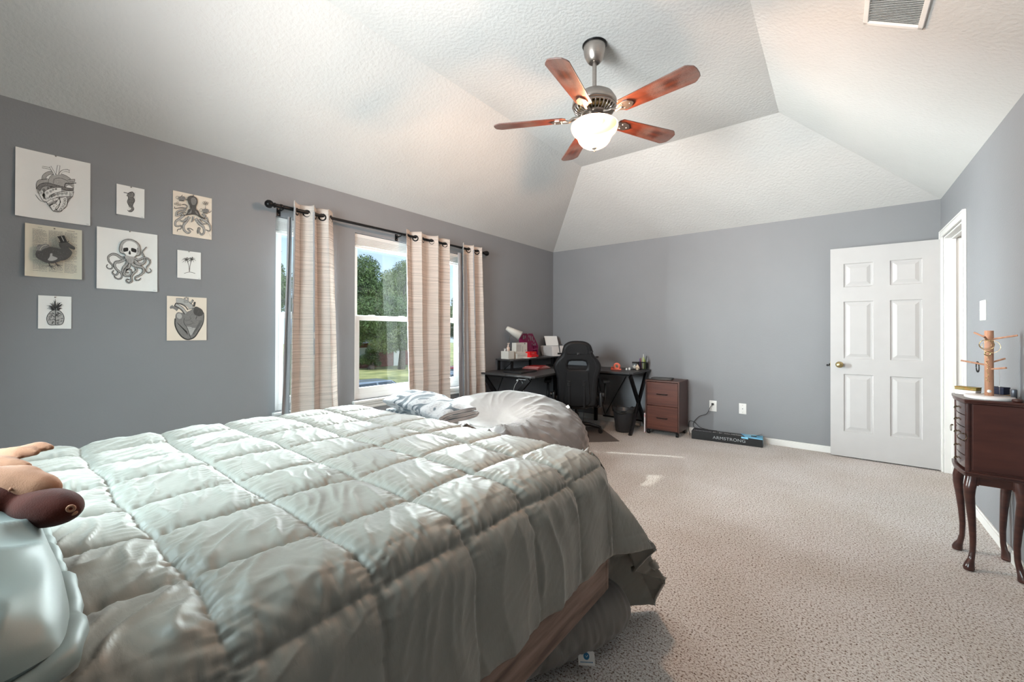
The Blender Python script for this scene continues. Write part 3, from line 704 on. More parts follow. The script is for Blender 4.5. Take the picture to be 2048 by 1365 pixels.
# ---------------------------------------------------------------- ceiling fan
def dusty_wood():
    m, n, b = new_mat('red_walnut_fan_blade'); L = n.links.new
    tcn = n.nodes.new('ShaderNodeTexCoord'); mp = n.nodes.new('ShaderNodeMapping'); mp.inputs['Scale'].default_value = (1.2, 14, 1)
    L(tcn.outputs['Object'], mp.inputs[0]); nz = n.nodes.new('ShaderNodeTexNoise'); nz.inputs['Scale'].default_value = 3; nz.inputs['Detail'].default_value = 6; L(mp.outputs[0], nz.inputs['Vector'])
    cr = n.nodes.new('ShaderNodeValToRGB'); cr.color_ramp.elements[0].position = .3; cr.color_ramp.elements[0].color = (0.045, 0.010, 0.005, 1); cr.color_ramp.elements[1].position = .7; cr.color_ramp.elements[1].color = (0.15, 0.032, 0.012, 1)
    L(nz.outputs['Fac'], cr.inputs[0])
    # dust thickening towards the tip and the edges
    sp = n.nodes.new('ShaderNodeSeparateXYZ'); L(tcn.outputs['Object'], sp.inputs[0])
    mr = n.nodes.new('ShaderNodeMapRange'); mr.inputs[1].default_value = .25; mr.inputs[2].default_value = .68; L(sp.outputs['X'], mr.inputs[0])
    d1 = n.nodes.new('ShaderNodeTexNoise'); d1.inputs['Scale'].default_value = 420; d1.inputs['Detail'].default_value = 2; L(tcn.outputs['Object'], d1.inputs['Vector'])
    d2 = n.nodes.new('ShaderNodeTexNoise'); d2.inputs['Scale'].default_value = 9; d2.inputs['Detail'].default_value = 3; L(tcn.outputs['Object'], d2.inputs['Vector'])
    a = n.nodes.new('ShaderNodeMath'); a.operation = 'ADD'; L(d1.outputs['Fac'], a.inputs[0]); L(d2.outputs['Fac'], a.inputs[1])
    a2 = n.nodes.new('ShaderNodeMath'); a2.operation = 'MULTIPLY_ADD'; L(mr.outputs[0], a2.inputs[0]); a2.inputs[1].default_value = .45; L(a.outputs[0], a2.inputs[2])
    r2 = n.nodes.new('ShaderNodeMapRange'); r2.inputs[1].default_value = 1.15; r2.inputs[2].default_value = 1.45; L(a2.outputs[0], r2.inputs[0])
    mu = n.nodes.new('ShaderNodeMath'); mu.operation = 'MULTIPLY'; L(r2.outputs[0], mu.inputs[0]); mu.inputs[1].default_value = .55
    mx = n.nodes.new('ShaderNodeMix'); mx.data_type = 'RGBA'; L(mu.outputs[0], mx.inputs[0]); L(cr.outputs[0], mx.inputs[6]); mx.inputs[7].default_value = (0.20, 0.165, 0.155, 1)
    L(mx.outputs[2], b.inputs['Base Color']); b.inputs['Roughness'].default_value = .38; b.inputs['Coat Weight'].default_value = .2
    return m
M_['blade'] = dusty_wood()
M_['blade_edge'] = mat('dark_blade_edge', (0.03, 0.012, 0.01), .8, bump=.4)
def shade_glass():
    m = bpy.data.materials.new('frosted_lit_glass'); m.use_nodes = True; n = m.node_tree; b = n.nodes['Principled BSDF']; L = n.links.new
    b.inputs['Base Color'].default_value = (0.30, 0.25, 0.19, 1); b.inputs['Roughness'].default_value = .3
    # the bulbs behind the frosted bowl show as two brighter areas
    tcn = n.nodes.new('ShaderNodeTexCoord')
    tot = None
    for c in ((.055, -.035, -.07), (-.055, .035, -.07), (.0, 0, -.09)):
        vm = n.nodes.new('ShaderNodeVectorMath'); vm.operation = 'DISTANCE'; vm.inputs[1].default_value = c; L(tcn.outputs['Object'], vm.inputs[0])
        mr = n.nodes.new('ShaderNodeMapRange'); mr.inputs[1].default_value = .04; mr.inputs[2].default_value = .14; mr.inputs[3].default_value = 1; mr.inputs[4].default_value = 0; mr.interpolation_type = 'SMOOTHSTEP'; L(vm.outputs['Value'], mr.inputs[0])
        if tot is None: tot = mr.outputs[0]
        else:
            ad = n.nodes.new('ShaderNodeMath'); ad.operation = 'MAXIMUM'; L(tot, ad.inputs[0]); L(mr.outputs[0], ad.inputs[1]); tot = ad.outputs[0]
    ma = n.nodes.new('ShaderNodeMath'); ma.operation = 'MULTIPLY_ADD'; L(tot, ma.inputs[0]); ma.inputs[1].default_value = .5; ma.inputs[2].default_value = .30
    L(ma.outputs[0], b.inputs['Emission Strength']); b.inputs['Emission Color'].default_value = (1.0, 0.72, 0.44, 1)
    tr = n.nodes.new('ShaderNodeBsdfTransparent'); tr.inputs[0].default_value = (1, .95, .88, 1); mx = n.nodes.new('ShaderNodeMixShader'); mx.inputs[0].default_value = .55
    L(b.outputs[0], mx.inputs[1]); L(tr.outputs[0], mx.inputs[2]); L(mx.outputs[0], n.nodes['Material Output'].inputs[0])
    return m
M_['bowl'] = shade_glass()
FX, FY = -1.228, 2.425
fan = thing('ceiling_fan', 'five-blade ceiling fan with reddish wood blades and a lit frosted bowl', 'ceiling fan', (FX, FY, HC), 0)
def at(z): return z - HC
B().lathe([(.0, 0), (.068, 0), (.070, -.012), (.070, -.035), (.064, -.07), (.050, -.098), (.040, -.112), (.030, -.118), (.018, -.112), (.0, -.112)], 40).ob('canopy', M_['steel'], fan)
B().lathe([(.0635, -.001), (.078, -.001), (.078, -.006), (.0635, -.008)], 40).ob('canopy_ring', M_['black_metal'], fan)
B().cyl((0, 0, -.105), (0, 0, at(2.765)), .0135, n=20).ob('downrod', M_['steel'], fan)
B().cyl((0, 0, at(2.765)), (0, 0, at(2.80)), .022, .018, n=20).ob('rod_collar', M_['steel'], fan)
z0 = at(2.775)
mh = B().lathe([(0, z0), (.05, z0), (.085, z0 - .008), (.120, z0 - .032), (.140, z0 - .066), (.143, z0 - .090), (.138, z0 - .097), (.128, z0 - .100), (.03, z0 - .100)], 48)
mh.ob('motor_housing', M_['steel'], fan)
# vented lower ring
vr = B(); vr.lathe([(.128, z0 - .098), (.136, z0 - .104), (.133, z0 - .110), (.128, z0 - .112)], 48); vr.lathe([(.088, z0 - .143), (.092, z0 - .148), (.080, z0 - .152), (.0, z0 - .152)], 48)
for k in range(30):
    a = 2 * pi * k / 30; c_, s_ = math.cos(a), math.sin(a)
    vr.tube([(c_ * .131, s_ * .131, z0 - .108), (c_ * .120, s_ * .120, z0 - .128), (c_ * .090, s_ * .090, z0 - .146)], .0052, 6)
vr.ob('vented_ring', M_['steel'], fan)
B().lathe([(0, z0 - .10), (.112, z0 - .101), (.104, z0 - .125), (.06, z0 - .140), (0, z0 - .14)], 32).ob('motor_core', M_['brass'], fan)
B().lathe([(.0, z0 - .150), (.058, z0 - .150), (.062, z0 - .158), (.056, z0 - .175), (.066, z0 - .182), (.066, z0 - .196), (.05, z0 - .20), (0, z0 - .20)], 36).ob('switch_housing', M_['steel'], fan)
zb = at(2.608)
def blade_shape():
    L0, L1 = .185, .665; w0, w1 = .052, .069
    pts = [(L0, -w0 * .62), (L0 + .02, -w0), (L1 - .07, -w1), (L1 - .045, -w1 - .001), (L1 - .030, -w1 + .006), (L1 - .006, -.042), (L1, -.018), (L1, .018), (L1 - .006, .042), (L1 - .030, w1 - .006), (L1 - .045, w1 + .001), (L1 - .07, w1), (L0 + .02, w0), (L0, w0 * .62)]
    return pts
for k in range(5):
    ang = math.radians(-81.0 + 72 * k)
    Mb = T(0, 0, 0, 0, 0, ang)
    Mt = T(0, 0, zb, math.radians(-12), 0, 0)
    bl = B(); bl.prism(blade_shape(), -.0035, .0035, 0, Mt)
    o = bl.ob('blade', M_['blade'], fan, bevel=.002); o.matrix_local = Mb
    ir = B()
    # arm: rises from the motor flange to the blade root and ends in a leaf-shaped plate under the blade
    P_ = catmull([(.075, 0, z0 - .150), (.105, 0, z0 - .160), (.135, 0, z0 - .162), (.165, .0, zb - .012), (.205, 0, zb - .010)], 5)
    ir.tube(P_, list(np.linspace(.013, .009, len(P_))), 10)
    leaf = [(.170, -.010), (.195, -.028), (.225, -.036), (.255, -.030), (.278, -.010), (.282, 0), (.278, .010), (.255, .030), (.225, .036), (.195, .028), (.170, .010)]
    ir.prism([(x, y) for x, y in leaf], -.012, -.0045, 0, Mt)
    for sx_, sy_ in ((.215, -.018), (.215, .018), (.258, 0)): ir.cyl(Mt @ Vector((sx_, sy_, -.012)), Mt @ Vector((sx_, sy_, -.0155)), .005, .003, 10)
    o2 = ir.ob('blade_arm', M_['steel'], fan, bevel=.001); o2.matrix_local = Mb
bowl = B(); zt = at(2.560)
prof = [(.143, 0), (.149, -.004), (.150, -.012), (.146, -.028), (.137, -.045), (.122, -.060), (.112, -.070), (.108, -.080), (.100, -.102), (.084, -.122), (.060, -.138), (.030, -.147), (.0, -.149)]
inner_ = [(r * .97, z + .004) for r, z in prof[::-1]]
bowl.lathe([(r, z) for r, z in prof], 56); bowl.lathe([(r, z) for r, z in inner_], 56)
bo_ = bowl.ob('glass_bowl', M_['bowl'], fan); bo_.location = (0, 0, zt)
B().lathe([(.066, z0 - .19), (.075, z0 - .20), (.14, zt + .004), (.146, zt + .002), (.146, zt - .003), (.0, zt - .003)][:3], 36).ob('bowl_fitter', M_['steel'], fan)
B().lathe([(0, -.143), (.012, -.144), (.017, -.150), (.014, -.155), (.006, -.159), (.004, -.168), (.006, -.173), (.0, -.178)], 24, M=T(0, 0, zt)).ob('finial', M_['steel'], fan)
for i, (dx, dy) in enumerate(((.058, -.036), (-.058, .036))):
    l = bpy.data.lights.new('fan_bulb', 'POINT'); l.energy = 112; l.color = (1.0, 0.65, 0.47); l.shadow_soft_size = .04
    o = bpy.data.objects.new('fan_bulb', l); COL.objects.link(o); o.location = (FX + dx, FY + dy, 2.505)
# ---------------------------------------------------------------- air vent on the right slope
sl = math.atan2(HC - H, S1)
vx, vy = .222, 2.575
vz = H + (HC - H) / S1 * (XR - vx)
vent = thing('ceiling_vent', 'white louvred air vent set in the sloping ceiling at the top right', 'air vent', (vx, vy, vz))
vent.rotation_euler = (0, sl, 0)
f = B(); hx, hy = .125, .165
f.bx(-hx, hx, -hy, -hy + .022, -.012, .002).bx(-hx, hx, hy - .022, hy, -.012, .002).bx(-hx, -hx + .022, -hy, hy, -.012, .002).bx(hx - .022, hx, -hy, hy, -.012, .002)
f.ob('frame', M_['trim'], vent, bevel=.003)
M_['vent_dark'] = mat('dark_duct', (0.36, 0.36, 0.35), .8)
B().bx(-hx + .02, hx - .02, -hy + .02, hy - .02, .0, .001).ob('duct', M_['vent_dark'], vent)
M_['louvre'] = mat('grey_louvre', (0.60, 0.60, 0.58), .5)
lv = B()
for k in range(22):
    y = -hy + .03 + k * (2 * hy - .06) / 21; lv.box((0, y, -.005), (2 * hx - .044, .011, .0012), rot=(math.radians(38), 0, 0))
lv.ob('louvres', M_['louvre'], vent)
# ---------------------------------------------------------------- curtains and rod
def curtain_mat(name, base_, stripe, trans_col, tr=0.45):
    m = bpy.data.materials.new(name); m.use_nodes = True; n = m.node_tree; n.nodes.clear(); L = n.links.new
    o = n.nodes.new('ShaderNodeOutputMaterial'); mx = n.nodes.new('ShaderNodeMixShader'); d = n.nodes.new('ShaderNodeBsdfDiffuse'); t = n.nodes.new('ShaderNodeBsdfTranslucent')
    tcn = n.nodes.new('ShaderNodeTexCoord'); mp = n.nodes.new('ShaderNodeMapping'); mp.inputs['Scale'].default_value = (.6, .6, 60)
    L(tcn.outputs['Object'], mp.inputs[0]); nz = n.nodes.new('ShaderNodeTexNoise'); nz.inputs['Scale'].default_value = 1.6; nz.inputs['Detail'].default_value = 5; nz.inputs['Roughness'].default_value = .65; L(mp.outputs[0], nz.inputs['Vector'])
    wv = n.nodes.new('ShaderNodeTexWave'); wv.bands_direction = 'Z'; wv.inputs['Scale'].default_value = 34; wv.inputs['Distortion'].default_value = 1.2; wv.inputs['Detail'].default_value = 2; wv.inputs['Detail Scale'].default_value = 3
    L(tcn.outputs['Object'], wv.inputs['Vector'])
    ad = n.nodes.new('ShaderNodeMath'); ad.operation = 'MULTIPLY_ADD'; L(wv.outputs['Fac'], ad.inputs[0]); ad.inputs[1].default_value = -.16; L(nz.outputs['Fac'], ad.inputs[2])
    cr = n.nodes.new('ShaderNodeValToRGB'); cr.color_ramp.elements[0].position = .22; cr.color_ramp.elements[0].color = stripe; cr.color_ramp.elements[1].position = .45; cr.color_ramp.elements[1].color = base_
    L(ad.outputs[0], cr.inputs[0]); L(cr.outputs[0], d.inputs[0])
    mt_ = n.nodes.new('ShaderNodeMix'); mt_.data_type = 'RGBA'; mt_.blend_type = 'MULTIPLY'; mt_.inputs[0].default_value = 1; L(cr.outputs[0], mt_.inputs[6]); mt_.inputs[7].default_value = trans_col; L(mt_.outputs[2], t.inputs[0])
    mx.inputs[0].default_value = tr; L(d.outputs[0], mx.inputs[1]); L(t.outputs[0], mx.inputs[2]); L(mx.outputs[0], o.inputs[0])
    return m
M_['curtain'] = curtain_mat('striped_beige_linen', (0.70, 0.64, 0.59, 1), (0.38, 0.335, 0.305, 1), (1.0, 0.60, 0.36, 1), .16)
M_['lining'] = curtain_mat('grey_white_lining', (0.36, 0.36, 0.37, 1), (0.34, 0.34, 0.35, 1), (.9, .9, 1, 1), .10)
RX, RZ = XL + .085, 2.158
rod = thing('curtain_rod', 'black metal curtain rod running over the three windows', 'curtain rod', (XL, 2.5, RZ))
b = B(); b.cyl((.085, -1.17, 0), (.085, 1.15, 0), .0125, n=18); b.cyl((.085, -1.17, 0), (.085, -.93, 0), .0145, n=18)
for y in (-1.13, -1.02): b.cyl((.085, y - .006, 0), (.085, y + .006, 0), .019, n=18)
b.ob('pole', M_['black_metal'], rod)
for s_, y0_ in ((-1, -1.17), (1, 1.15)):
    f = B(); f.lathe([(0, 0), (.017, 0), (.020, .008), (.014, .014), (.018, .018), (.028, .032), (.030, .045), (.026, .060), (.014, .071), (0, .074)], 28, M=T(.085, y0_, 0, s_ * -pi / 2))
    f.ob('finial', M_['black_metal'], rod)
for y in (-1.115, -.035, 1.12):
    k = B(); k.bx(0, .004, y - .014, y + .014, -.055, .012); k.tube([(.003, y, -.018), (.045, y, -.018), (.07, y, -.016), (.085, y, -.014)], .0065, 8)
    k.tube([(.085 + .017 * math.cos(a), y, .017 * math.sin(a)) for a in np.linspace(-pi * .95, pi * .1, 10)], .004, 8)
    k.cyl((.004, y, -.042), (.006, y, -.042), .004, n=8, m=1); k.cyl((.004, y, 0), (.006, y, 0), .004, n=8, m=1)
    k.ob('bracket', [M_['black_metal'], M_['steel']], rod)
def curtain(label, topy, boty, z0, nf, seed, liney=None, gy=(), amp=.045, ztop=2.205, phase=0.0, lining_side=None, fw=None):
    """topy/boty: (start, end) along the wall at top and bottom; nf folds."""
    t = thing('curtain', label, 'curtain', (RX, (topy[0] + topy[1]) / 2, RZ), group=None)
    ox, oy, oz = RX, (topy[0] + topy[1]) / 2, RZ
    nu, nv = 220, 70
    u = np.linspace(0, 1, nu); v = np.linspace(0, 1, nv); U, V = np.meshgrid(u, v, indexing='ij')
    W0 = topy[1] - topy[0]; W1 = boty[1] - boty[0]
    ph = 2 * pi * (nf * U + phase + .05 * np.sin(U * 9 + seed))
    A = amp * (1 - .25 * V) * (1 + .25 * np.sin(U * 13 + seed))
    Y = (topy[0] + U * W0) * (1 - V) + (boty[0] + U * W1) * V + .012 * np.sin(2 * ph) * (1)
    X = A * np.sin(ph + .35 * V * np.sin(U * 5 + seed)) + .01 * pn(U * 4, V * 3, seed) * V
    Z = ztop - V * (ztop - z0) + .003 * np.sin(U * 30)
    # small horizontal catches in the cloth
    X = X + .0035 * pn(U * 10, V * 26, seed + 4)
    P = np.stack([X, Y - oy, Z - oz], -1)
    o = np_mesh('cloth', P, [M_['curtain']], t); 
    s_ = o.modifiers.new('t', 'SOLIDIFY'); s_.thickness = .0022
    # lining: a second layer just behind, showing where the edge turns
    Pl = P.copy(); N = normals(P); sg = -1 if N[nu // 2, nv // 2, 0] > 0 else 1
    Pl = P + N * sg * .006
    lo = np_mesh('lining', Pl[:, 2:], [M_['lining']], t)
    if lining_side is not None:
        ya0, yb0, ya1, yb1, xo = lining_side
        n2 = 40; U2, V2 = np.meshgrid(np.linspace(0, 1, n2), np.linspace(0.04, 1, 60), indexing='ij')
        Y2 = (ya0 + (yb0 - ya0) * U2) * (1 - V2) + (ya1 + (yb1 - ya1) * U2) * V2 - oy; X2 = xo + .012 * np.sin(U2 * 7 + V2 * 2) + .006 * pn(U2 * 3, V2 * 6, seed + 9)
        Z2 = 2.165 - V2 * (2.165 - z0 + .01) - oz
        l2 = np_mesh('turned_lining', np.stack([X2, Y2, Z2], -1), [M_['lining']], t); s2 = l2.modifiers.new('t', 'SOLIDIFY'); s2.thickness = .0015
        l2['label'] = 'plain pale grey lining turned outwards'
    vr = int(round((ztop - RZ) / (ztop - z0) * (nv - 1))); row = P[:, vr]
    xs_ = row[:, 0]; cross = [k for k in range(4, nu - 4) if xs_[k] * xs_[k + 1] <= 0 and row[k, 1] < row[-1, 1]]
    for k in cross[:6]:
        d_ = row[k + 2] - row[k - 2]; nrm_ = math.atan2(-d_[0], d_[1])
        g = B(); g.torus((.0, 0, 0), .0245, .0048, 'X', 28, 8); g.lathe([(.020, -.003), (.031, -.003), (.032, 0), (.031, .003), (.020, .003)], 28, M=T(0, 0, 0, 0, pi / 2, 0))
        go = g.ob('grommet', M_['black_metal'], t); go.location = (0, (row[k, 1] + row[k + 1, 1]) / 2, -.010); go.rotation_euler = (0, 0, nrm_)
    return t
curtain('beige striped curtain drawn over the leftmost window, nearest the pinned prints', (1.435, 1.785), (1.415, 1.845), .33, 2.6, 1, gy=((1.50, 0), (1.625, 0), (1.71, 0)), amp=.040, phase=.1, ztop=2.215,
        lining_side=(1.418, 1.445, 1.365, 1.43, .005))
curtain('beige striped curtain hanging between the middle and right windows', (2.51, 3.075), (2.56, 3.10), .33, 2.9, 5, gy=((2.575, 0), (2.76, 0), (2.96, 0)), amp=.034, phase=.35, ztop=2.212)
curtain('beige striped curtain at the far end of the rod beside the desk', (3.255, 3.635), (3.30, 3.73), .33, 2.5, 8, gy=((3.32, 0), (3.50, 0), (3.58, 0)), amp=.040, phase=.2, ztop=2.205,
        lining_side=(3.20, 3.33, 3.22, 3.40, .01))
# ---------------------------------------------------------------- eight unframed prints pinned on the wall
M_['paper_white'] = mat('white_card', (0.82, 0.82, 0.80), .7, var=.015)
M_['paper_cream'] = mat('cream_card', (0.78, 0.69, 0.585), .7, var=.03)
M_['paper_page'] = mat('yellowed_page', (0.68, 0.64, 0.53), .75, var=.04)
M_['ink'] = mat('black_ink', (0.018, 0.018, 0.018), .6)
M_['ink_dark'] = mat('dark_grey_ink', (0.055, 0.052, 0.05), .6, var=.6, scale=900, contrast=(.42, .58), col2=(.12, .115, .11, 1))
M_['ink_mid'] = mat('grey_hatching_ink', (0.14, 0.135, 0.13), .6, var=.6, scale=950, contrast=(.42, .58), col2=(.34, .33, .32, 1))
M_['ink_light'] = mat('light_hatching_ink', (0.36, 0.35, 0.34), .6, var=.3, scale=900, contrast=(.4, .6), col2=(.56, .55, .53, 1))
class Pr:
    def __init__(s, name, label, corners_px, yz, paper, curl=0.004):
        # corners_px: TL TR BR BL of the sheet in the frame the strokes are given in; yz: y0,y1,z0,z1 on the wall
        s.c = [np.array(p, float) for p in corners_px]; s.y0, s.y1, s.z0, s.z1 = yz
        s.W, s.H = s.y1 - s.y0, s.z1 - s.z0; s.layer = 0; s.curl = curl
        s.b = B(); s.name = name; s.label = label; s.paper = paper
        n = 16
        g = np.zeros((n + 1, n + 1, 3)); g2 = g.copy()
        for i in range(n + 1):
            for j in range(n + 1):
                u, v = i / n, j / n; g[i, j] = (s.off(u, v), u * s.W, v * s.H); g2[i, j] = (s.off(u, v) - .0008, u * s.W, v * s.H)
        s.b.grid(g); s.b.grid(g2[:, ::-1])
        per = [(i, 0) for i in range(n)] + [(n, j) for j in range(n)] + [(i, n) for i in range(n, 0, -1)] + [(0, j) for j in range(n, 0, -1)]
        ring = np.array([[g2[i, j], g[i, j]] for i, j in per + per[:1]]); s.b.grid(ring, sm=False)
    def off(s, u, v):
        return .0035 + s.curl * (max(0, abs(2 * u - 1) - .62) / .38) ** 1.6 * (.35 + .65 * (1 - v))
    def uv(s, p):
        # inverse bilinear by a few Newton steps
        a, b_, c, d = s.c; u = v = .5
        P = np.array(p, float)
        for _ in range(6):
            Q = (1 - u) * (1 - v) * a + u * (1 - v) * b_ + u * v * c + (1 - u) * v * d
            Ju = (1 - v) * (b_ - a) + v * (c - d); Jv = (1 - u) * (d - a) + u * (c - b_)
            du = np.linalg.solve(np.array([Ju, Jv]).T, P - Q); u += du[0]; v += du[1]
        return min(max(u, .004), .996), min(max(1 - v, .004), .996)
    def pt(s, p, lay):
        u, v = s.uv(p); return (s.off(u, v) + .0004 + lay * .00007, u * s.W, v * s.H)
    def poly(s, pts, m=1, smooth=4):
        pts = catmull(pts, smooth, True) if smooth else pts
        s.layer += 1
        n = len(pts)
        from mathutils.geometry import tessellate_polygon
        V = [Vector(s.pt(p, s.layer)) for p in pts]
        tr = tessellate_polygon([[Vector((q.y, q.z, 0)) for q in V]])
        s.b.add(V, [tuple(t) for t in tr], m); return s
    def line(s, pts, w=2.0, m=1, smooth=6, closed=False, taper=False):
        pts = catmull(pts, smooth, closed) if smooth else [np.array(p, float) for p in pts]
        if closed: pts = pts + [pts[0]]
        s.layer += .5; N = len(pts); V = []
        for i, p in enumerate(pts):
            a = pts[max(i - 1, 0)]; c = pts[min(i + 1, N - 1)]; d = c - a; L = np.hypot(*d) or 1; nrm = np.array([-d[1], d[0]]) / L
            ww = w[0] + (w[1] - w[0]) * i / (N - 1) if hasattr(w, '__len__') else w
            V += [s.pt(p + nrm * ww / 2, s.layer), s.pt(p - nrm * ww / 2, s.layer)]
        s.b.add(V, [(2 * i, 2 * i + 1, 2 * i + 3, 2 * i + 2) for i in range(N - 1)], m); return s
    def ring(s, c, r, w, m=1): 
        return s.line([(c[0] + r * math.cos(a), c[1] + r * math.sin(a)) for a in np.linspace(0, 2 * pi, 9)[:-1]], w, m, 3, True)
    def tent(s, pts, w0, w1, fill=2, edge=2.5, dots=True, m=1):
        """tentacle: tapered band with outlines and suckers"""
        P = catmull(pts, 7); N = len(P)
        s.line(P, (w0, w1), fill, 0)
        for sg in (1, -1):
            Q = []
            for i, p in enumerate(P):
                d = P[min(i + 1, N - 1)] - P[max(i - 1, 0)]; L = np.hypot(*d) or 1; nrm = np.array([-d[1], d[0]]) / L
                ww = w0 + (w1 - w0) * i / (N - 1); Q.append(p + sg * nrm * ww / 2)
            s.line(Q, edge, m, 0)
        if dots:
            for i in range(1, N - 2, 2):
                d = P[i + 1] - P[i - 1]; L = np.hypot(*d) or 1; nrm = np.array([-d[1], d[0]]) / L; ww = w0 + (w1 - w0) * i / (N - 1)
                s.ring(P[i] + nrm * ww * .22, max(ww * .12, 1.2), edge * .6, m)
        return s
    def pin(s, p):
        u, v = s.uv(p); s.pinp = (s.off(u, v), u * s.W, v * s.H); return s
    def done(s):
        o = s.b.ob(s.name, [s.paper, M_['ink'], M_['ink_light'], M_['ink_mid'], M_['ink_dark'], s.paper]); o.location = (XL, s.y0, s.z0)
        tag(o, s.label, 'art print')
        if hasattr(s, 'pinp'):
            x, y, z = s.pinp; k = B(); k.lathe([(0, .0), (.0035, .0), (.0035, .003), (.002, .005), (0, .006)], 10, M=T(x, y, z, 0, pi / 2, 0)); k.ob('pin', M_['steel'], o)
        return o
# --- tentacled heart
p = Pr('heart_print', 'large white print of a heart wrapped in tentacles, top left of the prints', [(228, 105), (1355, 355), (1362, 1303), (243, 1140)], (.093, .368, 1.821, 2.180), M_['paper_white'], .010)
p.poly([(545, 640), (600, 600), (700, 590), (790, 560), (900, 530), (1010, 590), (1090, 640), (1095, 760), (1075, 850), (1000, 960), (900, 1070), (800, 1075), (700, 960), (600, 880), (540, 740)], 2)
p.tent([(640, 600), (650, 540), (720, 495), (790, 505)], 70, 40, 2, 5, False)
p.tent([(740, 650), (760, 570), (850, 540), (950, 560), (1030, 610)], 80, 55, 2, 5, False)
p.line([(800, 530), (770, 470), (720, 430), (610, 408)], 30, 1); p.line([(800, 530), (770, 470), (720, 430), (612, 408)], 20, 0)
p.line([(770, 470), (745, 430), (728, 398)], 30, 1); p.line([(772, 475), (745, 430), (728, 400)], 20, 0)
p.line([(835, 520), (845, 450), (855, 382)], 46, 1); p.line([(835, 520), (845, 450), (855, 384)], 34, 0)
p.line([(870, 520), (900, 475), (960, 458), (1020, 470)], 34, 1); p.line([(872, 520), (902, 477), (960, 458), (1015, 470)], 24, 0)
for q in ((960, 440), (985, 438), (1015, 450), (1020, 485)): p.line([(q[0], q[1] + 8), q], 10, 1)
p.line([(1000, 620), (1060, 612), (1110, 610)], 44, 1); p.line([(1000, 620), (1060, 612), (1105, 610)], 32, 2)
p.line([(950, 715), (965, 655), (1040, 660), (1090, 650), (1130, 650)], 12, 1)
p.poly([(975, 700), (1010, 680), (1060, 700), (1085, 735), (1020, 740), (970, 735)], 5); p.line([(975, 700), (1010, 680), (1060, 700), (1085, 735), (1020, 740), (970, 735)], 5, 1, closed=True)
p.line([(535, 740), (530, 660), (560, 610), (620, 595), (700, 585)], 7, 1)
p.tent([(555, 755), (600, 690), (680, 670), (780, 690), (900, 720), (1000, 740), (1090, 745)], 60, 30, 3, 6, False)
p.tent([(570, 790), (640, 880), (700, 800), (800, 760), (900, 755)], 120, 70, 5, 5, False)
p.tent([(1080, 810), (950, 815), (830, 830), (740, 890), (640, 915)], 90, 50, 5, 6, True)
for q, r in (((600, 800), 18), ((640, 755), 18), ((690, 800), 17), ((650, 855), 20), ((740, 775), 16), ((775, 750), 14), ((700, 725), 13), ((745, 715), 14), ((820, 740), 12), ((850, 820), 20), ((912, 812), 20), ((975, 812), 19), ((1040, 828), 18), ((795, 835), 15), ((760, 850), 14)):
    p.ring(q, r, 4); p.ring(q, r * .3, 4)
p.tent([(700, 960), (760, 920), (850, 890)], 60, 40, 5, 6, True)
p.tent([(760, 1030), (840, 980), (870, 900)], 110, 30, 5, 5, False)
p.tent([(850, 1060), (940, 960), (930, 870)], 90, 110, 5, 6, True)
p.line([(870, 860), (885, 930), (870, 1000), (830, 1060)], 10, 1); p.line([(725, 995), (780, 965)], 14, 1)
for q, r in (((955, 900), 16), ((948, 938), 16), ((940, 978), 16), ((915, 1018), 17), ((890, 1055), 17), ((790, 1000), 6), ((820, 1040), 6), ((830, 970), 6), ((780, 910), 12)): p.ring(q, r, 4)
p.line([(1095, 780), (1070, 860), (1010, 900), (990, 1000), (930, 1050), (900, 1080), (800, 1078), (720, 1000), (680, 940), (620, 905), (545, 760)], 6, 1)
p.line([(1300, 1275), (1340, 1282)], 4, 3); p.pin((808, 240)); p.done()
# --- seahorse (frame of the wide crop)
p = Pr('seahorse_print', 'small white print of a seahorse, between the two top corner prints', [(738, 312), (913, 345), (916, 530), (740, 503)], (.478, .604, 1.916, 2.096), M_['paper_white'], .003)
p.poly([(800, 385), (815, 365), (838, 362), (850, 378), (842, 395), (852, 410), (848, 432), (838, 450), (846, 470), (840, 486), (822, 488), (815, 480), (828, 474), (830, 462), (815, 448), (806, 425), (812, 402), (806, 392)], 3)
p.line([(782, 366), (800, 370), (818, 376)], 4, 1); p.line([(816, 368), (836, 362), (848, 380), (843, 398), (852, 418), (840, 448), (848, 470), (836, 487), (818, 488), (808, 478)], 3.2, 1); p.line([(808, 385), (812, 402), (805, 425), (816, 450), (828, 464)], 2.6, 1)
for k in range(9): p.line([(808 + k * .8, 400 + k * 8), (850 - abs(k - 3) * 2.4, 398 + k * 8)], 1.8, 1)
for k in range(5): p.line([(846, 372 + k * 9), (854, 368 + k * 9)], 2, 1)
p.ring((828, 372), 2.2, 1.5); p.line([(895, 522), (908, 524)], 1.5, 3); p.pin((828, 333)); p.done()
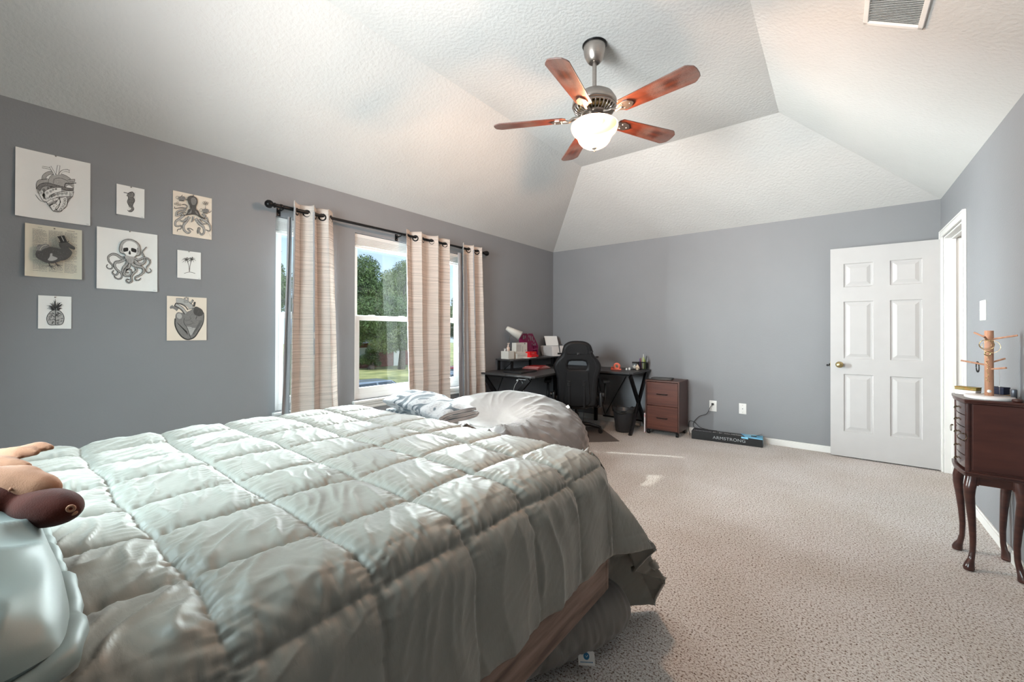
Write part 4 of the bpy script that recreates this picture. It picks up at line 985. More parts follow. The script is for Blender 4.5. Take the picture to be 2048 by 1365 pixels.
# --- octopus with teapots
p = Pr('octopus_print', 'cream print of an octopus holding teapots, top right of the prints', [(170, 125), (1062, 308), (1062, 1252), (173, 1120)], (.743, .954, 1.845, 2.129), M_['paper_cream'], .002)
for pts, a, c in (([(420, 680), (330, 760), (240, 830), (230, 920), (290, 940), (360, 930), (350, 1000), (290, 1010), (270, 1060)], 60, 6),
                  ([(540, 720), (480, 820), (410, 920), (420, 1020), (500, 1090), (560, 1060), (500, 1000), (560, 990), (630, 1030)], 70, 6),
                  ([(680, 760), (760, 880), (860, 960), (880, 1080), (820, 1130), (760, 1060), (780, 990), (740, 980), (720, 1060), (740, 1110)], 60, 8),
                  ([(800, 760), (920, 830), (1000, 900), (1030, 1000), (1000, 1050), (920, 1020)], 60, 6),
                  ([(880, 740), (950, 760), (980, 860)], 50, 10), ([(360, 650), (260, 700), (260, 620), (340, 580), (420, 570), (480, 500), (440, 450), (370, 450)], 50, 8),
                  ([(420, 600), (440, 540), (350, 520), (220, 540), (205, 500)], 30, 5), ([(620, 720), (610, 800), (580, 850)], 50, 10), ([(860, 740), (900, 700), (840, 670), (820, 690)], 40, 10), ([(400, 690), (350, 640), (400, 620), (450, 640)], 40, 12),
                  ([(740, 790), (830, 880), (930, 890)], 50, 10), ([(480, 760), (400, 830), (320, 810)], 50, 10)):
    p.tent(pts, a, c, 2, 6, True)
p.poly([(400, 700), (470, 660), (500, 570), (550, 540), (545, 490), (500, 400), (485, 300), (540, 255), (620, 255), (700, 310), (718, 400), (690, 480), (680, 550), (730, 590), (790, 700), (880, 765), (780, 745), (700, 690), (600, 670), (500, 680)], 4)
p.poly([(560, 330), (630, 290), (690, 360), (660, 450), (590, 450)], 3); p.poly([(540, 620), (580, 570), (570, 650), (500, 660)], 3); p.poly([(660, 600), (700, 610), (740, 690), (690, 660)], 3)
p.line([(400, 705), (500, 682), (600, 670), (700, 690), (800, 750), (880, 768)], 8, 1)
p.ring((552, 510), 14, 7); p.ring((680, 535), 14, 7)
for (x, y) in ((360, 310), (900, 590)):
    p.poly([(x - 70, y - 20), (x - 20, y - 45), (x + 50, y - 40), (x + 80, y), (x + 40, y + 55), (x - 30, y + 50)], 3); p.line([(x + 75, y + 20), (x + 110, y + 40), (x + 140, y)], 12, 4); p.ring((x - 100, y - 15), 32, 7, 4); p.line([(x - 10, y - 45), (x + 10, y - 75)], 14, 4); p.line([(x - 60, y + 45), (x + 50, y + 62)], 12, 1)
p.line([(905, 530), (900, 480), (905, 450)], 8, 4)
for q in ((860, 410), (900, 395), (945, 415), (880, 435), (930, 440), (215, 440), (265, 420), (320, 460), (270, 460)): p.ring(q, 20, 8, 4)
p.line([(960, 1070), (1000, 1130), (1025, 1180)], 4, 3); p.pin((623, 238)); p.done()
# --- dodo on a printed page
p = Pr('dodo_print', 'dodo in a top hat printed on a page of text, left of the skull print', [(293, 152), (1385, 293), (1410, 1268), (280, 1198)], (.127, .336, 1.509, 1.789), M_['paper_page'], .016)
def row(y, xa, xb, seed):
    r = random.Random(seed); x = xa
    while x < xb:
        l = r.uniform(16, 60); e = min(x + l, xb); k = (x - 420) / 880
        p.line([(x, y + k * (95 - 40 * (y - 260) / 850)), (e, y + (e - 420) / 880 * (95 - 40 * (y - 260) / 850))], 5.5, 3, 0); x = e + r.uniform(5, 14)
for i in range(50):
    y = 262 + i * 17
    for j, (xa, xb) in enumerate(((428, 700), (730, 1010), (1040, 1290))):
        if random.random() < .93: row(y, xa, xb - (random.random() < .25) * random.uniform(30, 120), i * 3 + j)
p.line([(520, 250), (600, 262)], 6, 3); p.line([(1070, 315), (1230, 335)], 7, 4)
p.poly([(480, 790), (500, 710), (560, 660), (660, 630), (760, 632), (880, 655), (960, 670), (925, 610), (930, 550), (990, 525), (1080, 535), (1150, 580), (1215, 620), (1245, 655), (1225, 690), (1185, 670), (1100, 640), (1150, 690), (1188, 740), (1150, 820), (1060, 885), (960, 905), (880, 935), (780, 960), (660, 940), (560, 890), (500, 850)], 4)
p.poly([(1080, 600), (1150, 600), (1210, 640), (1200, 660), (1120, 640)], 3); p.line([(1060, 625), (1130, 655), (1200, 680)], 7, 1); p.ring((1075, 610), 10, 5, 3)
p.poly([(500, 690), (520, 600), (600, 590), (660, 575), (735, 600), (720, 640), (640, 670), (570, 715)], 3); p.line([(560, 700), (590, 640), (640, 610), (700, 600)], 8, 5)
p.poly([(710, 890), (745, 830), (760, 765), (800, 770), (800, 810), (895, 850), (860, 890), (780, 910)], 2)
p.poly([(885, 430), (1020, 405), (1075, 520), (1060, 545), (950, 550), (935, 500)], 1, 0); p.line([(965, 425), (1015, 520)], 16, 2, 0); p.line([(915, 545), (1000, 545), (1090, 530), (1112, 512)], 12, 1)
for a_, L_ in (([(730, 950), (755, 1010)], [[(755, 1010), (665, 1015)], [(755, 1010), (800, 1080)], [(755, 1010), (860, 1075)], [(770, 1005), (870, 1030)]]), ([(850, 930), (885, 985)], [[(885, 985), (825, 995)], [(885, 985), (925, 1040)], [(885, 985), (985, 1035)], [(890, 980), (1000, 1000)]])):
    p.line(a_, 20, 4, 0)
    for q in L_: p.line(q, (15, 6), 4, 0)
for k in range(60):
    x = random.uniform(520, 1100); y = 790 + random.uniform(-90, 90) * math.sqrt(max(0, 1 - ((x - 800) / 330) ** 2)); p.line([(x, y), (x + 14, y + 10)], 3, 3, 0)
p.pin((843, 260)); p.done()
# --- skull with tentacles
p = Pr('skull_print', 'large white print of a skull with octopus tentacles, in the middle of the prints', [(103, 128), (1207, 270), (1235, 1307), (130, 1252)], (.396, .667, 1.466, 1.825), M_['paper_white'], .008)
for pts, a, c in (([(610, 690), (540, 690), (460, 640), (380, 630), (315, 680), (330, 760), (390, 830), (380, 890), (320, 890), (290, 850), (310, 815)], 50, 8),
                  ([(620, 710), (520, 760), (440, 780), (430, 850), (480, 920), (550, 970), (560, 1050), (500, 1080), (440, 1050), (430, 1020)], 55, 12),
                  ([(500, 940), (470, 1000), (420, 1000), (390, 960), (420, 920)], 30, 16),
                  ([(660, 700), (640, 800), (580, 880), (570, 960)], 60, 30), ([(700, 780), (680, 860), (620, 920), (600, 1000), (680, 1020), (730, 980), (720, 910), (650, 905), (640, 960), (690, 960)], 50, 12),
                  ([(800, 870), (820, 920), (760, 980), (730, 1040), (740, 1110), (690, 1145), (640, 1110), (660, 1080), (700, 1095)], 45, 10),
                  ([(720, 700), (760, 820), (860, 850), (940, 880), (950, 950), (880, 1010), (810, 1040), (810, 1090), (870, 1095), (910, 1060)], 60, 8),
                  ([(770, 710), (840, 800), (930, 800), (980, 740), (950, 660), (920, 590), (960, 530), (1000, 490)], 60, 5),
                  ([(780, 700), (850, 730), (950, 690), (1040, 710), (1070, 780), (1010, 860), (1000, 930), (1050, 960), (1100, 930), (1070, 880)], 36, 6)):
    p.tent(pts, a, c, 2, 6.5, True)
sk = [(500, 590), (495, 500), (530, 410), (610, 360), (700, 358), (800, 400), (865, 470), (880, 560), (870, 640), (800, 650), (775, 690), (770, 760), (700, 800), (640, 740), (605, 690), (600, 640), (540, 615)]
p.poly(sk, 2); p.poly([(560, 560), (560, 470), (620, 400), (700, 390), (790, 430), (830, 500), (800, 640), (750, 670), (640, 650), (600, 610)], 5)
p.line([(610, 660), (590, 625), (515, 600), (497, 520), (530, 410), (610, 360), (700, 358), (800, 400), (865, 470), (880, 560), (868, 640), (800, 655), (775, 690)], 9, 1)
p.poly([(568, 525), (600, 512), (650, 512), (658, 560), (630, 578), (575, 582)], 1); p.poly([(715, 515), (770, 525), (808, 545), (805, 595), (760, 590), (715, 570)], 1); p.poly([(687, 560), (708, 615), (700, 632), (670, 625), (668, 600)], 1)
p.line([(545, 480), (550, 520), (535, 560)], 10, 3); p.line([(825, 510), (832, 560), (850, 590)], 14, 3)
for k in range(5): p.line([(640 + k * 30, 700), (630 + k * 34, 800)], 5, 3)
p.line([(1150, 1278), (1200, 1282)], 4, 3); p.pin((684, 212)); p.done()
# --- palms
p = Pr('palm_print', 'smallest white print, of two palm trees, under the octopus print', [(1129, 731), (1275, 750), (1270, 920), (1122, 903)], (.768, .894, 1.567, 1.748), M_['paper_white'], .003)
p.line([(1198, 868), (1196, 830), (1185, 795)], 4, 3); p.line([(1200, 868), (1204, 830), (1215, 795)], 4, 3)
for cx_, cy_ in ((1183, 795), (1216, 793)):
    for dx, dy in ((-30, 2), (-24, -6), (-26, 16), (-12, -10), (-10, 18), (10, -12), (22, -4), (26, 8), (12, 16), (4, -14)):
        p.line([(cx_, cy_), (cx_ + dx * .55, cy_ + dy * .7 - 6), (cx_ + dx, cy_ + dy)], (4.5, 1), 4, 4)
p.line([(1165, 878), (1200, 871), (1235, 880)], 3, 3); p.line([(1255, 912), (1264, 913)], 1.4, 3); p.pin((1200, 743)); p.done()
# --- pineapple brain
p = Pr('pineapple_print', 'small white print of a pineapple-topped brain, lowest left of the prints', [(240, 1018), (453, 1028), (453, 1233), (241, 1231)], (.175, .2975, 1.231, 1.410), M_['paper_white'], .003)
p.poly([(348, 1208), (310, 1205), (295, 1175), (300, 1145), (325, 1118), (350, 1112), (380, 1120), (402, 1148), (404, 1180), (388, 1205)], 2)
r = random.Random(4)
for k in range(46):
    sx = -1 if k % 2 else 1; x = 350 + sx * r.uniform(6, 44); y = r.uniform(1126, 1200)
    if ((x - 350) / 52) ** 2 + ((y - 1163) / 44) ** 2 > .85: continue
    a = r.uniform(0, pi); p.line([(x - 7 * math.cos(a), y - 5 * math.sin(a)), (x, y + r.uniform(-4, 4)), (x + 7 * math.cos(a), y + 5 * math.sin(a))], 3.2, 1, 4)
p.line([(350, 1112), (349, 1160), (350, 1207)], 4, 1); p.line([(348, 1208), (310, 1205), (295, 1175), (300, 1145), (325, 1118), (350, 1112), (380, 1120), (402, 1148), (404, 1180), (388, 1205)], 3.4, 1, closed=True)
for k in range(34):
    a = r.uniform(-1.25, 1.25); L_ = r.uniform(28, 58) * (1 - .3 * abs(a)); y0_ = r.uniform(1095, 1118); x0_ = 350 + a * 14
    p.line([(x0_, y0_), (x0_ + math.sin(a) * L_ * .6, y0_ - math.cos(a) * L_ * .7), (x0_ + math.sin(a) * L_ + a * 5, y0_ - math.cos(a) * L_)], (6, 1), 1 if k % 3 else 4, 3)
p.pin((347, 1031)); p.done()
# --- anatomical heart
p = Pr('anatomy_print', 'cream print of an anatomical heart, lowest right of the prints', [(187, 132), (1168, 218), (1132, 1268), (132, 1240)], (.716, .928, 1.158, 1.445), M_['paper_cream'], .004)
hb = [(360, 700), (350, 830), (370, 930), (430, 1060), (520, 1170), (620, 1225), (720, 1222), (830, 1170), (930, 1040), (1040, 860), (1075, 700), (1070, 580), (1000, 480), (880, 420), (760, 500), (600, 560), (450, 560), (380, 620)]
p.poly(hb, 3); p.line(hb[:12], 34, 4); p.line(hb[:13], 12, 1)
p.poly([(590, 720), (740, 640), (850, 640), (960, 720), (900, 900), (830, 1000), (750, 1120), (700, 1100), (650, 950), (580, 830)], 2)
p.poly([(380, 760), (520, 740), (560, 860), (640, 1000), (600, 1090), (480, 1040), (400, 920)], 3)
p.line([(400, 260), (520, 270), (640, 320), (740, 400), (760, 480)], 130, 1); p.line([(405, 258), (520, 270), (640, 320), (735, 400), (758, 470)], 116, 2); p.line([(400, 320), (520, 350), (620, 410), (680, 500)], 26, 4)
p.line([(360, 350), (450, 400), (540, 470), (620, 580)], 90, 4); p.line([(390, 355), (480, 410), (560, 480), (630, 580)], 50, 2)
p.line([(245, 435), (310, 420), (380, 450), (430, 490)], (50, 80), 3); p.line([(255, 400), (300, 385), (330, 420)], 20, 3); p.line([(300, 365), (320, 400)], 18, 3)
p.poly([(370, 620), (420, 550), (500, 560), (555, 640), (520, 720), (450, 745), (380, 710)], 3); p.poly([(400, 610), (440, 575), (500, 590), (530, 650), (490, 710), (420, 690)], 2)
for x in (615, 690): p.line([(x, 320), (x - 5, 260), (x, 195)], 40, 1, 4); p.line([(x, 320), (x - 5, 260), (x, 205)], 26, 2, 4)
p.line([(740, 340), (790, 290), (815, 250)], 50, 4); p.line([(745, 330), (785, 290), (800, 265)], 30, 2); p.line([(830, 420), (850, 350), (860, 305)], 50, 4)
p.poly([(820, 500), (870, 430), (960, 450), (1050, 520), (1060, 620), (980, 665), (880, 640), (825, 590)], 4); p.poly([(860, 510), (920, 480), (990, 520), (1000, 590), (930, 610), (870, 580)], 3)
p.poly([(600, 600), (660, 575), (715, 590), (700, 650), (640, 670), (600, 640)], 3)
p.line([(580, 700), (570, 820), (640, 930), (690, 1080), (720, 1200)], 10, 1); p.line([(720, 680), (730, 740), (600, 750)], 7, 4); p.line([(740, 760), (800, 830), (700, 860), (620, 850)], 6, 4); p.line([(900, 660), (870, 740)], 12, 1)
for k in range(26):
    x = 400 + k * 9; p.line([(x, 800 + k * 9), (x + 30, 840 + k * 11)], 5, 1, 0)
for k in range(22):
    t_ = k / 22; p.line([(1040 - 240 * t_, 800 + 340 * t_), (985 - 220 * t_, 770 + 330 * t_)], 5, 1, 0)
for q in ([(640, 780), (700, 800), (780, 900), (760, 1000)], [(680, 940), (760, 960), (850, 900)], [(700, 1050), (760, 1000), (830, 980)]): p.line(q, 4, 3)
p.pin((648, 190)); p.done()
# ---------------------------------------------------------------- bean bag
def beanbag():
    na, nr = 220, 120
    a = np.linspace(0, 2 * pi, na, endpoint=False); t = np.linspace(0, 1, nr)
    A, Tt = np.meshgrid(a, t, indexing='ij')
    # t 0..1 from the bottom edge up over the rim to the centre
    Rr = .85 * (1 + .03 * np.cos(2 * (A - .6)))
    el = Tt * pi / 2 * 1.0
    # profile: superellipse
    R = Rr * np.where(Tt < .5, 1 - .05 * (1 - Tt / .5) ** 2 - .02 * Tt, 0)
    s = np.clip(Tt, 0, 1)
    th = -0.45 + s * (pi / 2 + .45)
    rr = Rr * np.sign(np.cos(th)) * np.abs(np.cos(th)) ** .66
    zz = np.sign(np.sin(th)) * np.abs(np.sin(th)) ** .85
    # back rest direction: away from the camera and to the right
    bd = math.radians(100)
    c = np.cos(A - bd)
    x = rr * np.cos(A); y = rr * np.sin(A)
    side = (x * math.cos(bd) + y * math.sin(bd)) / .85
    Ht = .57 + .135 * np.clip((side + .1) / .8, 0, 1)
    base = .16
    z = np.where(zz > 0, base + zz * (Ht - base), base + zz * base * 2.2)
    # seat hollow
    hx, hy = .10, -.16
    z -= .15 * np.exp(-(((x - hx) / .42) ** 2 + ((y - hy) / .40) ** 2)) * np.clip(zz / .5, 0, 1)
    P = np.stack([x, y, np.maximum(z, 0.004)], -1)
    N = normals(P); N *= np.sign((N[na // 3, nr // 2] * P[na // 3, nr // 2]).sum())
    # folds: radiate from the hollow and gather where the back meets the seat
    ax = np.arctan2(y - hy, x - hx); rd = np.hypot(x - hx, y - hy)
    f1 = (1 - np.abs(pn(ax * 3.2 + .6 * pn(x * 3, y * 3, 2), rd * 2.2, 80))) ** 4 * np.exp(-((rd - .38) / .22) ** 2) * np.clip((zz - .15) / .35, 0, 1)
    f2 = (1 - np.abs(pn(x * 3.4 + y * 1.2, y * 7 + .5 * pn(x * 4, y * 4, 6), 81))) ** 5 * np.exp(-(rd / .42) ** 2) * np.clip((zz - .3) / .3, 0, 1)
    f3 = fbm(A * 4.2 * .6, Tt * 5, 3, 83) * .010
    f4 = (1 - np.abs(pn(np.cos(A) * 6 + 3, z * 3 + np.sin(A) * 6, 84))) ** 5 * .020
    pole = np.clip((1 - Tt) / .30, 0, 1) ** 1.5
    f1 = f1 * pole; f2 = f2 * pole
    d = .045 * f1 + .085 * f2 + (f3 + f4 * np.clip((.85 - zz) / .3, 0, 1) - .012) * pole
    P = P + N * d[..., None]; P[..., 2] = np.maximum(P[..., 2], .004)
    # close the top
    P[:, -1] = P[:, -2].mean(0)
    return P
Pb = beanbag()
bb_ = np_mesh('bean_bag', Pb, M_['beanbag'], closeu=True)
bb_.location = (-2.45, 2.83, 0)
Pw = Pb + np.array([-2.45, 2.83, 0])
_co = Pb.copy(); _co[..., 0] = np.maximum(_co[..., 0], XL + .02 + 2.45); bb_.data.vertices.foreach_set('co', _co.reshape(-1).astype(np.float32)); bb_.data.update()
tag(bb_, 'huge taupe bean bag slumped under the windows behind the foot of the bed', 'bean bag')
lb = B().box((0, 0, 0), (.03, .002, .045)); o = lb.ob('label_tab', M_['white_plastic'], bb_); o.location = (.50, .485, .525); o.rotation_euler = (math.radians(-35), math.radians(50), 0)
# ---------------------------------------------------------------- folded blankets on the bean bag
def blanket_mat():
    m, n, b = new_mat('white_fleece_dark_slate_pattern'); L = n.links.new
    tcn = n.nodes.new('ShaderNodeTexCoord'); mp = n.nodes.new('ShaderNodeMapping'); mp.inputs['Scale'].default_value = (5.0, 3.1, 1); mp.inputs['Location'].default_value = (.35, .2, 0); L(tcn.outputs['Object'], mp.inputs[0])
    nz = n.nodes.new('ShaderNodeTexNoise'); nz.inputs['Scale'].default_value = 1.15; nz.inputs['Detail'].default_value = .5; nz.inputs['Distortion'].default_value = 1.1; L(mp.outputs[0], nz.inputs['Vector'])
    cr = n.nodes.new('ShaderNodeValToRGB'); e = cr.color_ramp.elements; e[0].position = .455; e[0].color = (.36, .37, .385, 1); e[1].position = .475; e[1].color = (.045, .07, .09, 1)
    q = e.new(.535); q.color = (.05, .075, .095, 1); q = e.new(.55); q.color = (.36, .37, .385, 1)
    L(nz.outputs['Fac'], cr.inputs[0])
    n2 = n.nodes.new('ShaderNodeTexNoise'); n2.inputs['Scale'].default_value = 60; L(tcn.outputs['Object'], n2.inputs['Vector']); r2 = n.nodes.new('ShaderNodeValToRGB'); r2.color_ramp.elements[0].position = .35; r2.color_ramp.elements[0].color = (.7, .7, .72, 1); r2.color_ramp.elements[1].position = .5; r2.color_ramp.elements[1].color = (1, 1, 1, 1); L(n2.outputs['Fac'], r2.inputs[0])
    mx = n.nodes.new('ShaderNodeMix'); mx.data_type = 'RGBA'; mx.blend_type = 'MULTIPLY'; mx.inputs[0].default_value = 1; L(cr.outputs[0], mx.inputs[6]); L(r2.outputs[0], mx.inputs[7]); L(mx.outputs[2], b.inputs['Base Color'])
    b.inputs['Roughness'].default_value = .9; b.inputs['Sheen Weight'].default_value = .4
    bu = n.nodes.new('ShaderNodeBump'); bu.inputs['Strength'].default_value = .5; bu.inputs['Distance'].default_value = .004; L(n2.outputs['Fac'], bu.inputs['Height']); L(bu.outputs[0], b.inputs['Normal'])
    return m
M_['blanket'] = blanket_mat()
M_['blanket_edge'] = mat('blanket_fold_lines', (.60, .56, .54), .9, var=.3, scale=3, stretch=(1, 1, 90), col2=(.16, .16, .17, 1), contrast=(.45, .62))
def folded(name, sx, sy, sz, mats_, layers, seed, droop=0.0, tilt=0.0):
    """a sheet folded into a stack: serpentine profile extruded along x"""
    prof = []; lh = sz / layers
    for k in range(layers):
        z = lh * (k + .5); d = 1 if k % 2 == 0 else -1
        xs = np.linspace(-sy / 2, sy / 2, 26) * d
        for x in xs: prof.append((x, z))
        if k < layers - 1:
            for q in np.linspace(-pi / 2, pi / 2, 7)[1:-1]: prof.append((d * (sy / 2 + math.cos(q) * lh / 2), z + lh / 2 + math.sin(q) * lh / 2))
    prof = np.array(prof); th = lh * .40
    d = np.gradient(prof, axis=0); nrm = np.stack([-d[:, 1], d[:, 0]], -1); nrm /= np.linalg.norm(nrm, axis=1, keepdims=True)
    loop = np.concatenate([prof + nrm * th, (prof - nrm * th)[::-1]])
    n = 60; xs = np.linspace(-sx / 2, sx / 2, n)
    P = np.zeros((n, len(loop), 3))
    for i, x in enumerate(xs):
        f = x / (sx / 2)
        sq = 1 - .30 * abs(f) ** 6 * (1 if True else 0)
        yy = loop[:, 0] + .010 * pn(x * 7 + loop[:, 1] * 0, loop[:, 1] * 30, seed) 
        z = loop[:, 1] * (1 - .22 * (np.abs(loop[:, 0]) / (sy / 2)).clip(0, 1) ** 3) * (1 - .18 * abs(f) ** 4)
        z = z + .012 * pn(loop[:, 0] * 6 + x * 5, x * 8 + loop[:, 1] * 4, seed + 1) * (loop[:, 1] / sz + .2)
        z = z - droop * (f * .5 + .5) ** 2 - tilt * x
        P[i] = np.stack([np.full(len(loop), x) + .006 * pn(loop[:, 0] * 9, loop[:, 1] * 60, seed + 2) * (abs(f) > .98), yy, z], -1)
    b = B(); b.grid(np.concatenate([P, P[:, :1]], 1))
    m_ = len(prof)
    for i, flip in ((0, False), (n - 1, True)):
        o_ = len(b.v); L_ = len(loop)
        b.add([tuple(v) for v in P[i]], [((k, k + 1, L_ - 2 - k, L_ - 1 - k) if not flip else (L_ - 1 - k, L_ - 2 - k, k + 1, k)) for k in range(m_ - 1)], 1)
    return b.ob(name, mats_)

bt = folded('folded_blanket', .78, .30, .115, [M_['blanket'], M_['blanket_edge']], 3, 31, .03)
bt.location = (-2.50, 2.14, .613); bt.rotation_euler = (math.radians(4), math.radians(1), math.radians(-7))
tag(bt, 'thick white and slate patterned blanket, folded, uppermost on the front of the bean bag', 'blanket')
bl2 = folded('folded_blanket', .62, .27, .045, [M_['blanket'], M_['blanket_edge']], 2, 35, .02)
bl2.location = (-2.60, 2.12, .555); bl2.rotation_euler = (math.radians(4), math.radians(1), math.radians(-12))
tag(bl2, 'thinner blue-grey striped blanket squeezed under the thick patterned blanket', 'blanket')
# ---------------------------------------------------------------- L-shaped desk with monitor shelf
M_['desk_top'] = mat('dark_grey_desk_board', (0.040, 0.040, 0.042), .42, var=.15, scale=4, stretch=(1, 1, 1), bump=.1, bscale=60)
M_['desk_edge'] = mat('grey_desk_edge', (0.11, 0.11, 0.115), .5, var=.1)
ZD = .745
desk = thing('corner_desk', 'L-shaped black corner desk with raised shelf and X-shaped legs', 'desk', (-2.9, 4.75, 0))
ox, oy = -2.9, 4.75
def L(b): 
    b.v = [(x - ox, y - oy, z) for x, y, z in b.v]; return b
LX0, LX1, LY0, RX1, RY0 = XL + .03, -2.66, 3.60, -1.87, 4.66
th = .022
# left wing has a join line; right wing along the back wall
def board(poly, z0, z1, name):
    b = B(); b.prism(poly, z0, z1); 
    return L(b).ob(name, M_['desk_top'], desk, bevel=.002)
board([(LX0, LY0 + .03), (LX0 + .03, LY0), (LX0 + .42, LY0), (LX0 + .42, YB - .03), (LX0, YB - .03)], ZD - th, ZD, 'desktop')
board([(LX0 + .423, LY0), (-2.56, LY0), (-2.53, LY0 + .03), (-2.60, RY0 - .22), (-2.55, RY0 - .10), (-2.42, RY0), (-2.42, YB - .03), (LX0 + .423, YB - .03)], ZD - th, ZD, 'desktop')
board([(-2.417, RY0), (RX1 - .04, RY0), (RX1, RY0 + .04), (RX1, YB - .03), (-2.417, YB - .03)], ZD - th, ZD, 'desktop')
fr = B()
def bar(b, p0, p1, w=.03, h=.02): 
    p0 = Vector(p0); p1 = Vector(p1); c = (p0 + p1) / 2; d = p1 - p0; q = d.to_track_quat('Z', 'Y'); 
    b.box((0, 0, 0), (w, h, d.length), M=Matrix.Translation(c) @ q.to_matrix().to_4x4())
for y in (RY0 + .07, YB - .08): bar(fr, (RX1 + -.05, y, ZD - th - .012), (-3.2, y, ZD - th - .012), .024, .024)
bar(fr, (RX1 - .06, RY0 + .07, ZD - th - .012), (RX1 - .06, YB - .08, ZD - th - .012), .024, .024)
for x in (LX0 + .05, LX0 + .40, -2.66): bar(fr, (x, LY0 + .06, ZD - th - .012), (x, YB - .08, ZD - th - .012), .024, .024)
bar(fr, (LX0 + .05, LY0 + .06, ZD - th - .012), (-2.60, LY0 + .06, ZD - th - .012), .024, .024)
L(fr).ob('frame', M_['black_metal'], desk)
# X legs
def xleg(axis, c, a0, a1):
    b = B()
    for s_ in (0, 1):
        p, q = ((a0, 0.0), (a1, ZD - th - .02)) if s_ == 0 else ((a1, 0.0), (a0, ZD - th - .02))
        P0 = (c, p[0], p[1]) if axis == 'y' else (p[0], c, p[1]); P1 = (c, q[0], q[1]) if axis == 'y' else (q[0], c, q[1])
        bar(b, P0, P1, .052 if axis == 'y' else .028, .028 if axis == 'y' else .052) if False else bar(b, P0, P1, .030, .050)
    for a in (a0, a1):
        b.cyl((c, a, 0) if axis == 'y' else (a, c, 0), (c, a, .012) if axis == 'y' else (a, c, .012), .022, n=14)
    return L(b).ob('leg', M_['black_metal'], desk, bevel=.002)
xleg('y', RX1 - .045, RY0 + .055, YB - .07)
xleg('x', LY0 + .05, LX0 + .06, -2.62)
lg_ = B(); bar(lg_, (LX0 + .05, YB - .07, 0), (LX0 + .05, YB - .07, ZD - th), .04, .04); L(lg_).ob('leg', M_['black_metal'], desk)
lg_ = B(); bar(lg_, (-2.62, YB - .07, 0), (-2.62, YB - .07, ZD - th), .04, .04); L(lg_).ob('leg', M_['black_metal'], desk)
br = B(); bar(br, (-2.52, YB - .05, .075), (-1.97, YB - .05, .075), .018, .018); br.cyl((-2.50, YB - .05, .075), (-2.16, YB - .05, ZD - .05), .005, n=8); br.cyl((-2.62, YB - .05, .70), (-2.50, YB - .05, .10), .005, n=8)
bar(br, (LX0 + .04, LY0 + .08, .10), (LX0 + .04, YB - .08, .10), .018, .018); br.cyl((LX0 + .04, LY0 + .10, .10), (LX0 + .04, 4.05, ZD - .05), .005, n=8); br.cyl((LX0 + .04, 4.05, ZD), (LX0 + .04, 4.30, .88), .004, n=8)
L(br).ob('brace', M_['black_metal'], desk)
# raised shelf, on small posts, along the left wall and into the corner
ZS = .885
sh = board([(LX0, 3.93), (LX0 + .25, 3.90), (LX0 + .28, 3.93), (LX0 + .28, 4.93), (-2.62, YB - .31), (-2.60, YB - .03), (LX0, YB - .03)], ZS - .018, ZS, 'monitor_shelf')
for x, y in ((LX0 + .035, 3.955), (LX0 + .24, 3.955), (LX0 + .035, 4.62), (LX0 + .24, 4.86), (LX0 + .03, YB - .06), (-2.64, YB - .24)):
    b = B(); b.bx(x - .013, x + .013, y - .013, y + .013, ZD, ZS - .018); L(b).ob('shelf_post', M_['black_metal'], desk)
# under-desk cable clutter
M_['cable'] = mat('black_cable', (.012, .012, .013), .5)
M_['white_cable'] = mat('white_cable', (.6, .6, .6), .5)
c1 = thing('power_strip', 'white power strip and plugs fixed under the front edge of the desk', 'power strip', (-2.72, 3.66, .702))
B().rbox((0, 0, 0), (.11, .02, .02), .006).ob('strip', M_['white_cable'], c1)
for k in range(3): B().rbox((-.06 + k * .055, -.012, -.018), (.018, .018, .018), .004).ob('plug', M_['white_plastic' if k == 0 else 'cable'], c1)
b = B(); b.tube(catmull([(-.05, -.01, -.02), (-.10, -.02, -.10), (-.11, 0, -.22), (-.06, .03, -.34)], 6), .0018, 6); b.tube(catmull([(.0, -.01, -.02), (.02, -.01, -.12), (-.02, .02, -.26), (.02, .05, -.36)], 6), .0018, 6); b.ob('cord', M_['white_cable'], c1)
# ---------------------------------------------------------------- things on the shelf
M_['wbox'] = mat('white_box', (.62, .62, .58), .5, var=.02)
M_['label_grey'] = mat('print_grey', (.25, .25, .26), .6); M_['print_black'] = mat('print_black', (.02, .02, .02), .6)
M_['red'] = mat('glossy_red_card', (.62, .008, .012), .35, var=.1)
org = thing('desk_organizer', 'square white pen box at the near end of the raised shelf', 'pen box', (-3.20, 3.995, ZS))
b = B(); b.bx(-.06, .06, -.055, .055, 0, .004); 
for a in (-.06, .057): b.bx(a, a + .003, -.055, .055, 0, .098)
for a in (-.055, .052): b.bx(-.06, .06, a, a + .003, 0, .098)
b.bx(-.0015, .0015, -.055, .055, 0, .09); b.ob('box', M_['wbox'], org, bevel=.001)
M_['white_pen'] = mat('white_pen', (.7, .7, .7), .3)
pen0 = B(); pen0.cyl((0, 0, 0), (0, 0, .12), .0045, n=10); pen0.cyl((0, 0, .12), (0, 0, .128), .0045, .002, n=10)
pen0 = pen0.ob('pen', M_['white_pen']); pens = [(-.03, -.02, .25, .1), (-.02, .0, -.2, .1), (-.04, .02, .15, -.3), (-.025, -.035, -.1, .3)]
for k, (dx, dy, rx, ry) in enumerate(pens):
    o = pen0 if k == 0 else pen0.copy()
    if k: COL.objects.link(o)
    o.location = (-3.20 + dx, 3.995 + dy, ZS + .006); o.rotation_euler = (rx * .5, ry * .5, 0)
    tag(o, 'white pen standing in the square white pen box', 'pen', 'white pens in the square white box')
pb = thing('pump_bottle', 'slim pale pink pump bottle behind the square white pen box', 'bottle', (-3.255, 4.075, ZS))
M_['pale_pink'] = mat('pale_pink_plastic', (.66, .52, .45), .35, var=.02)
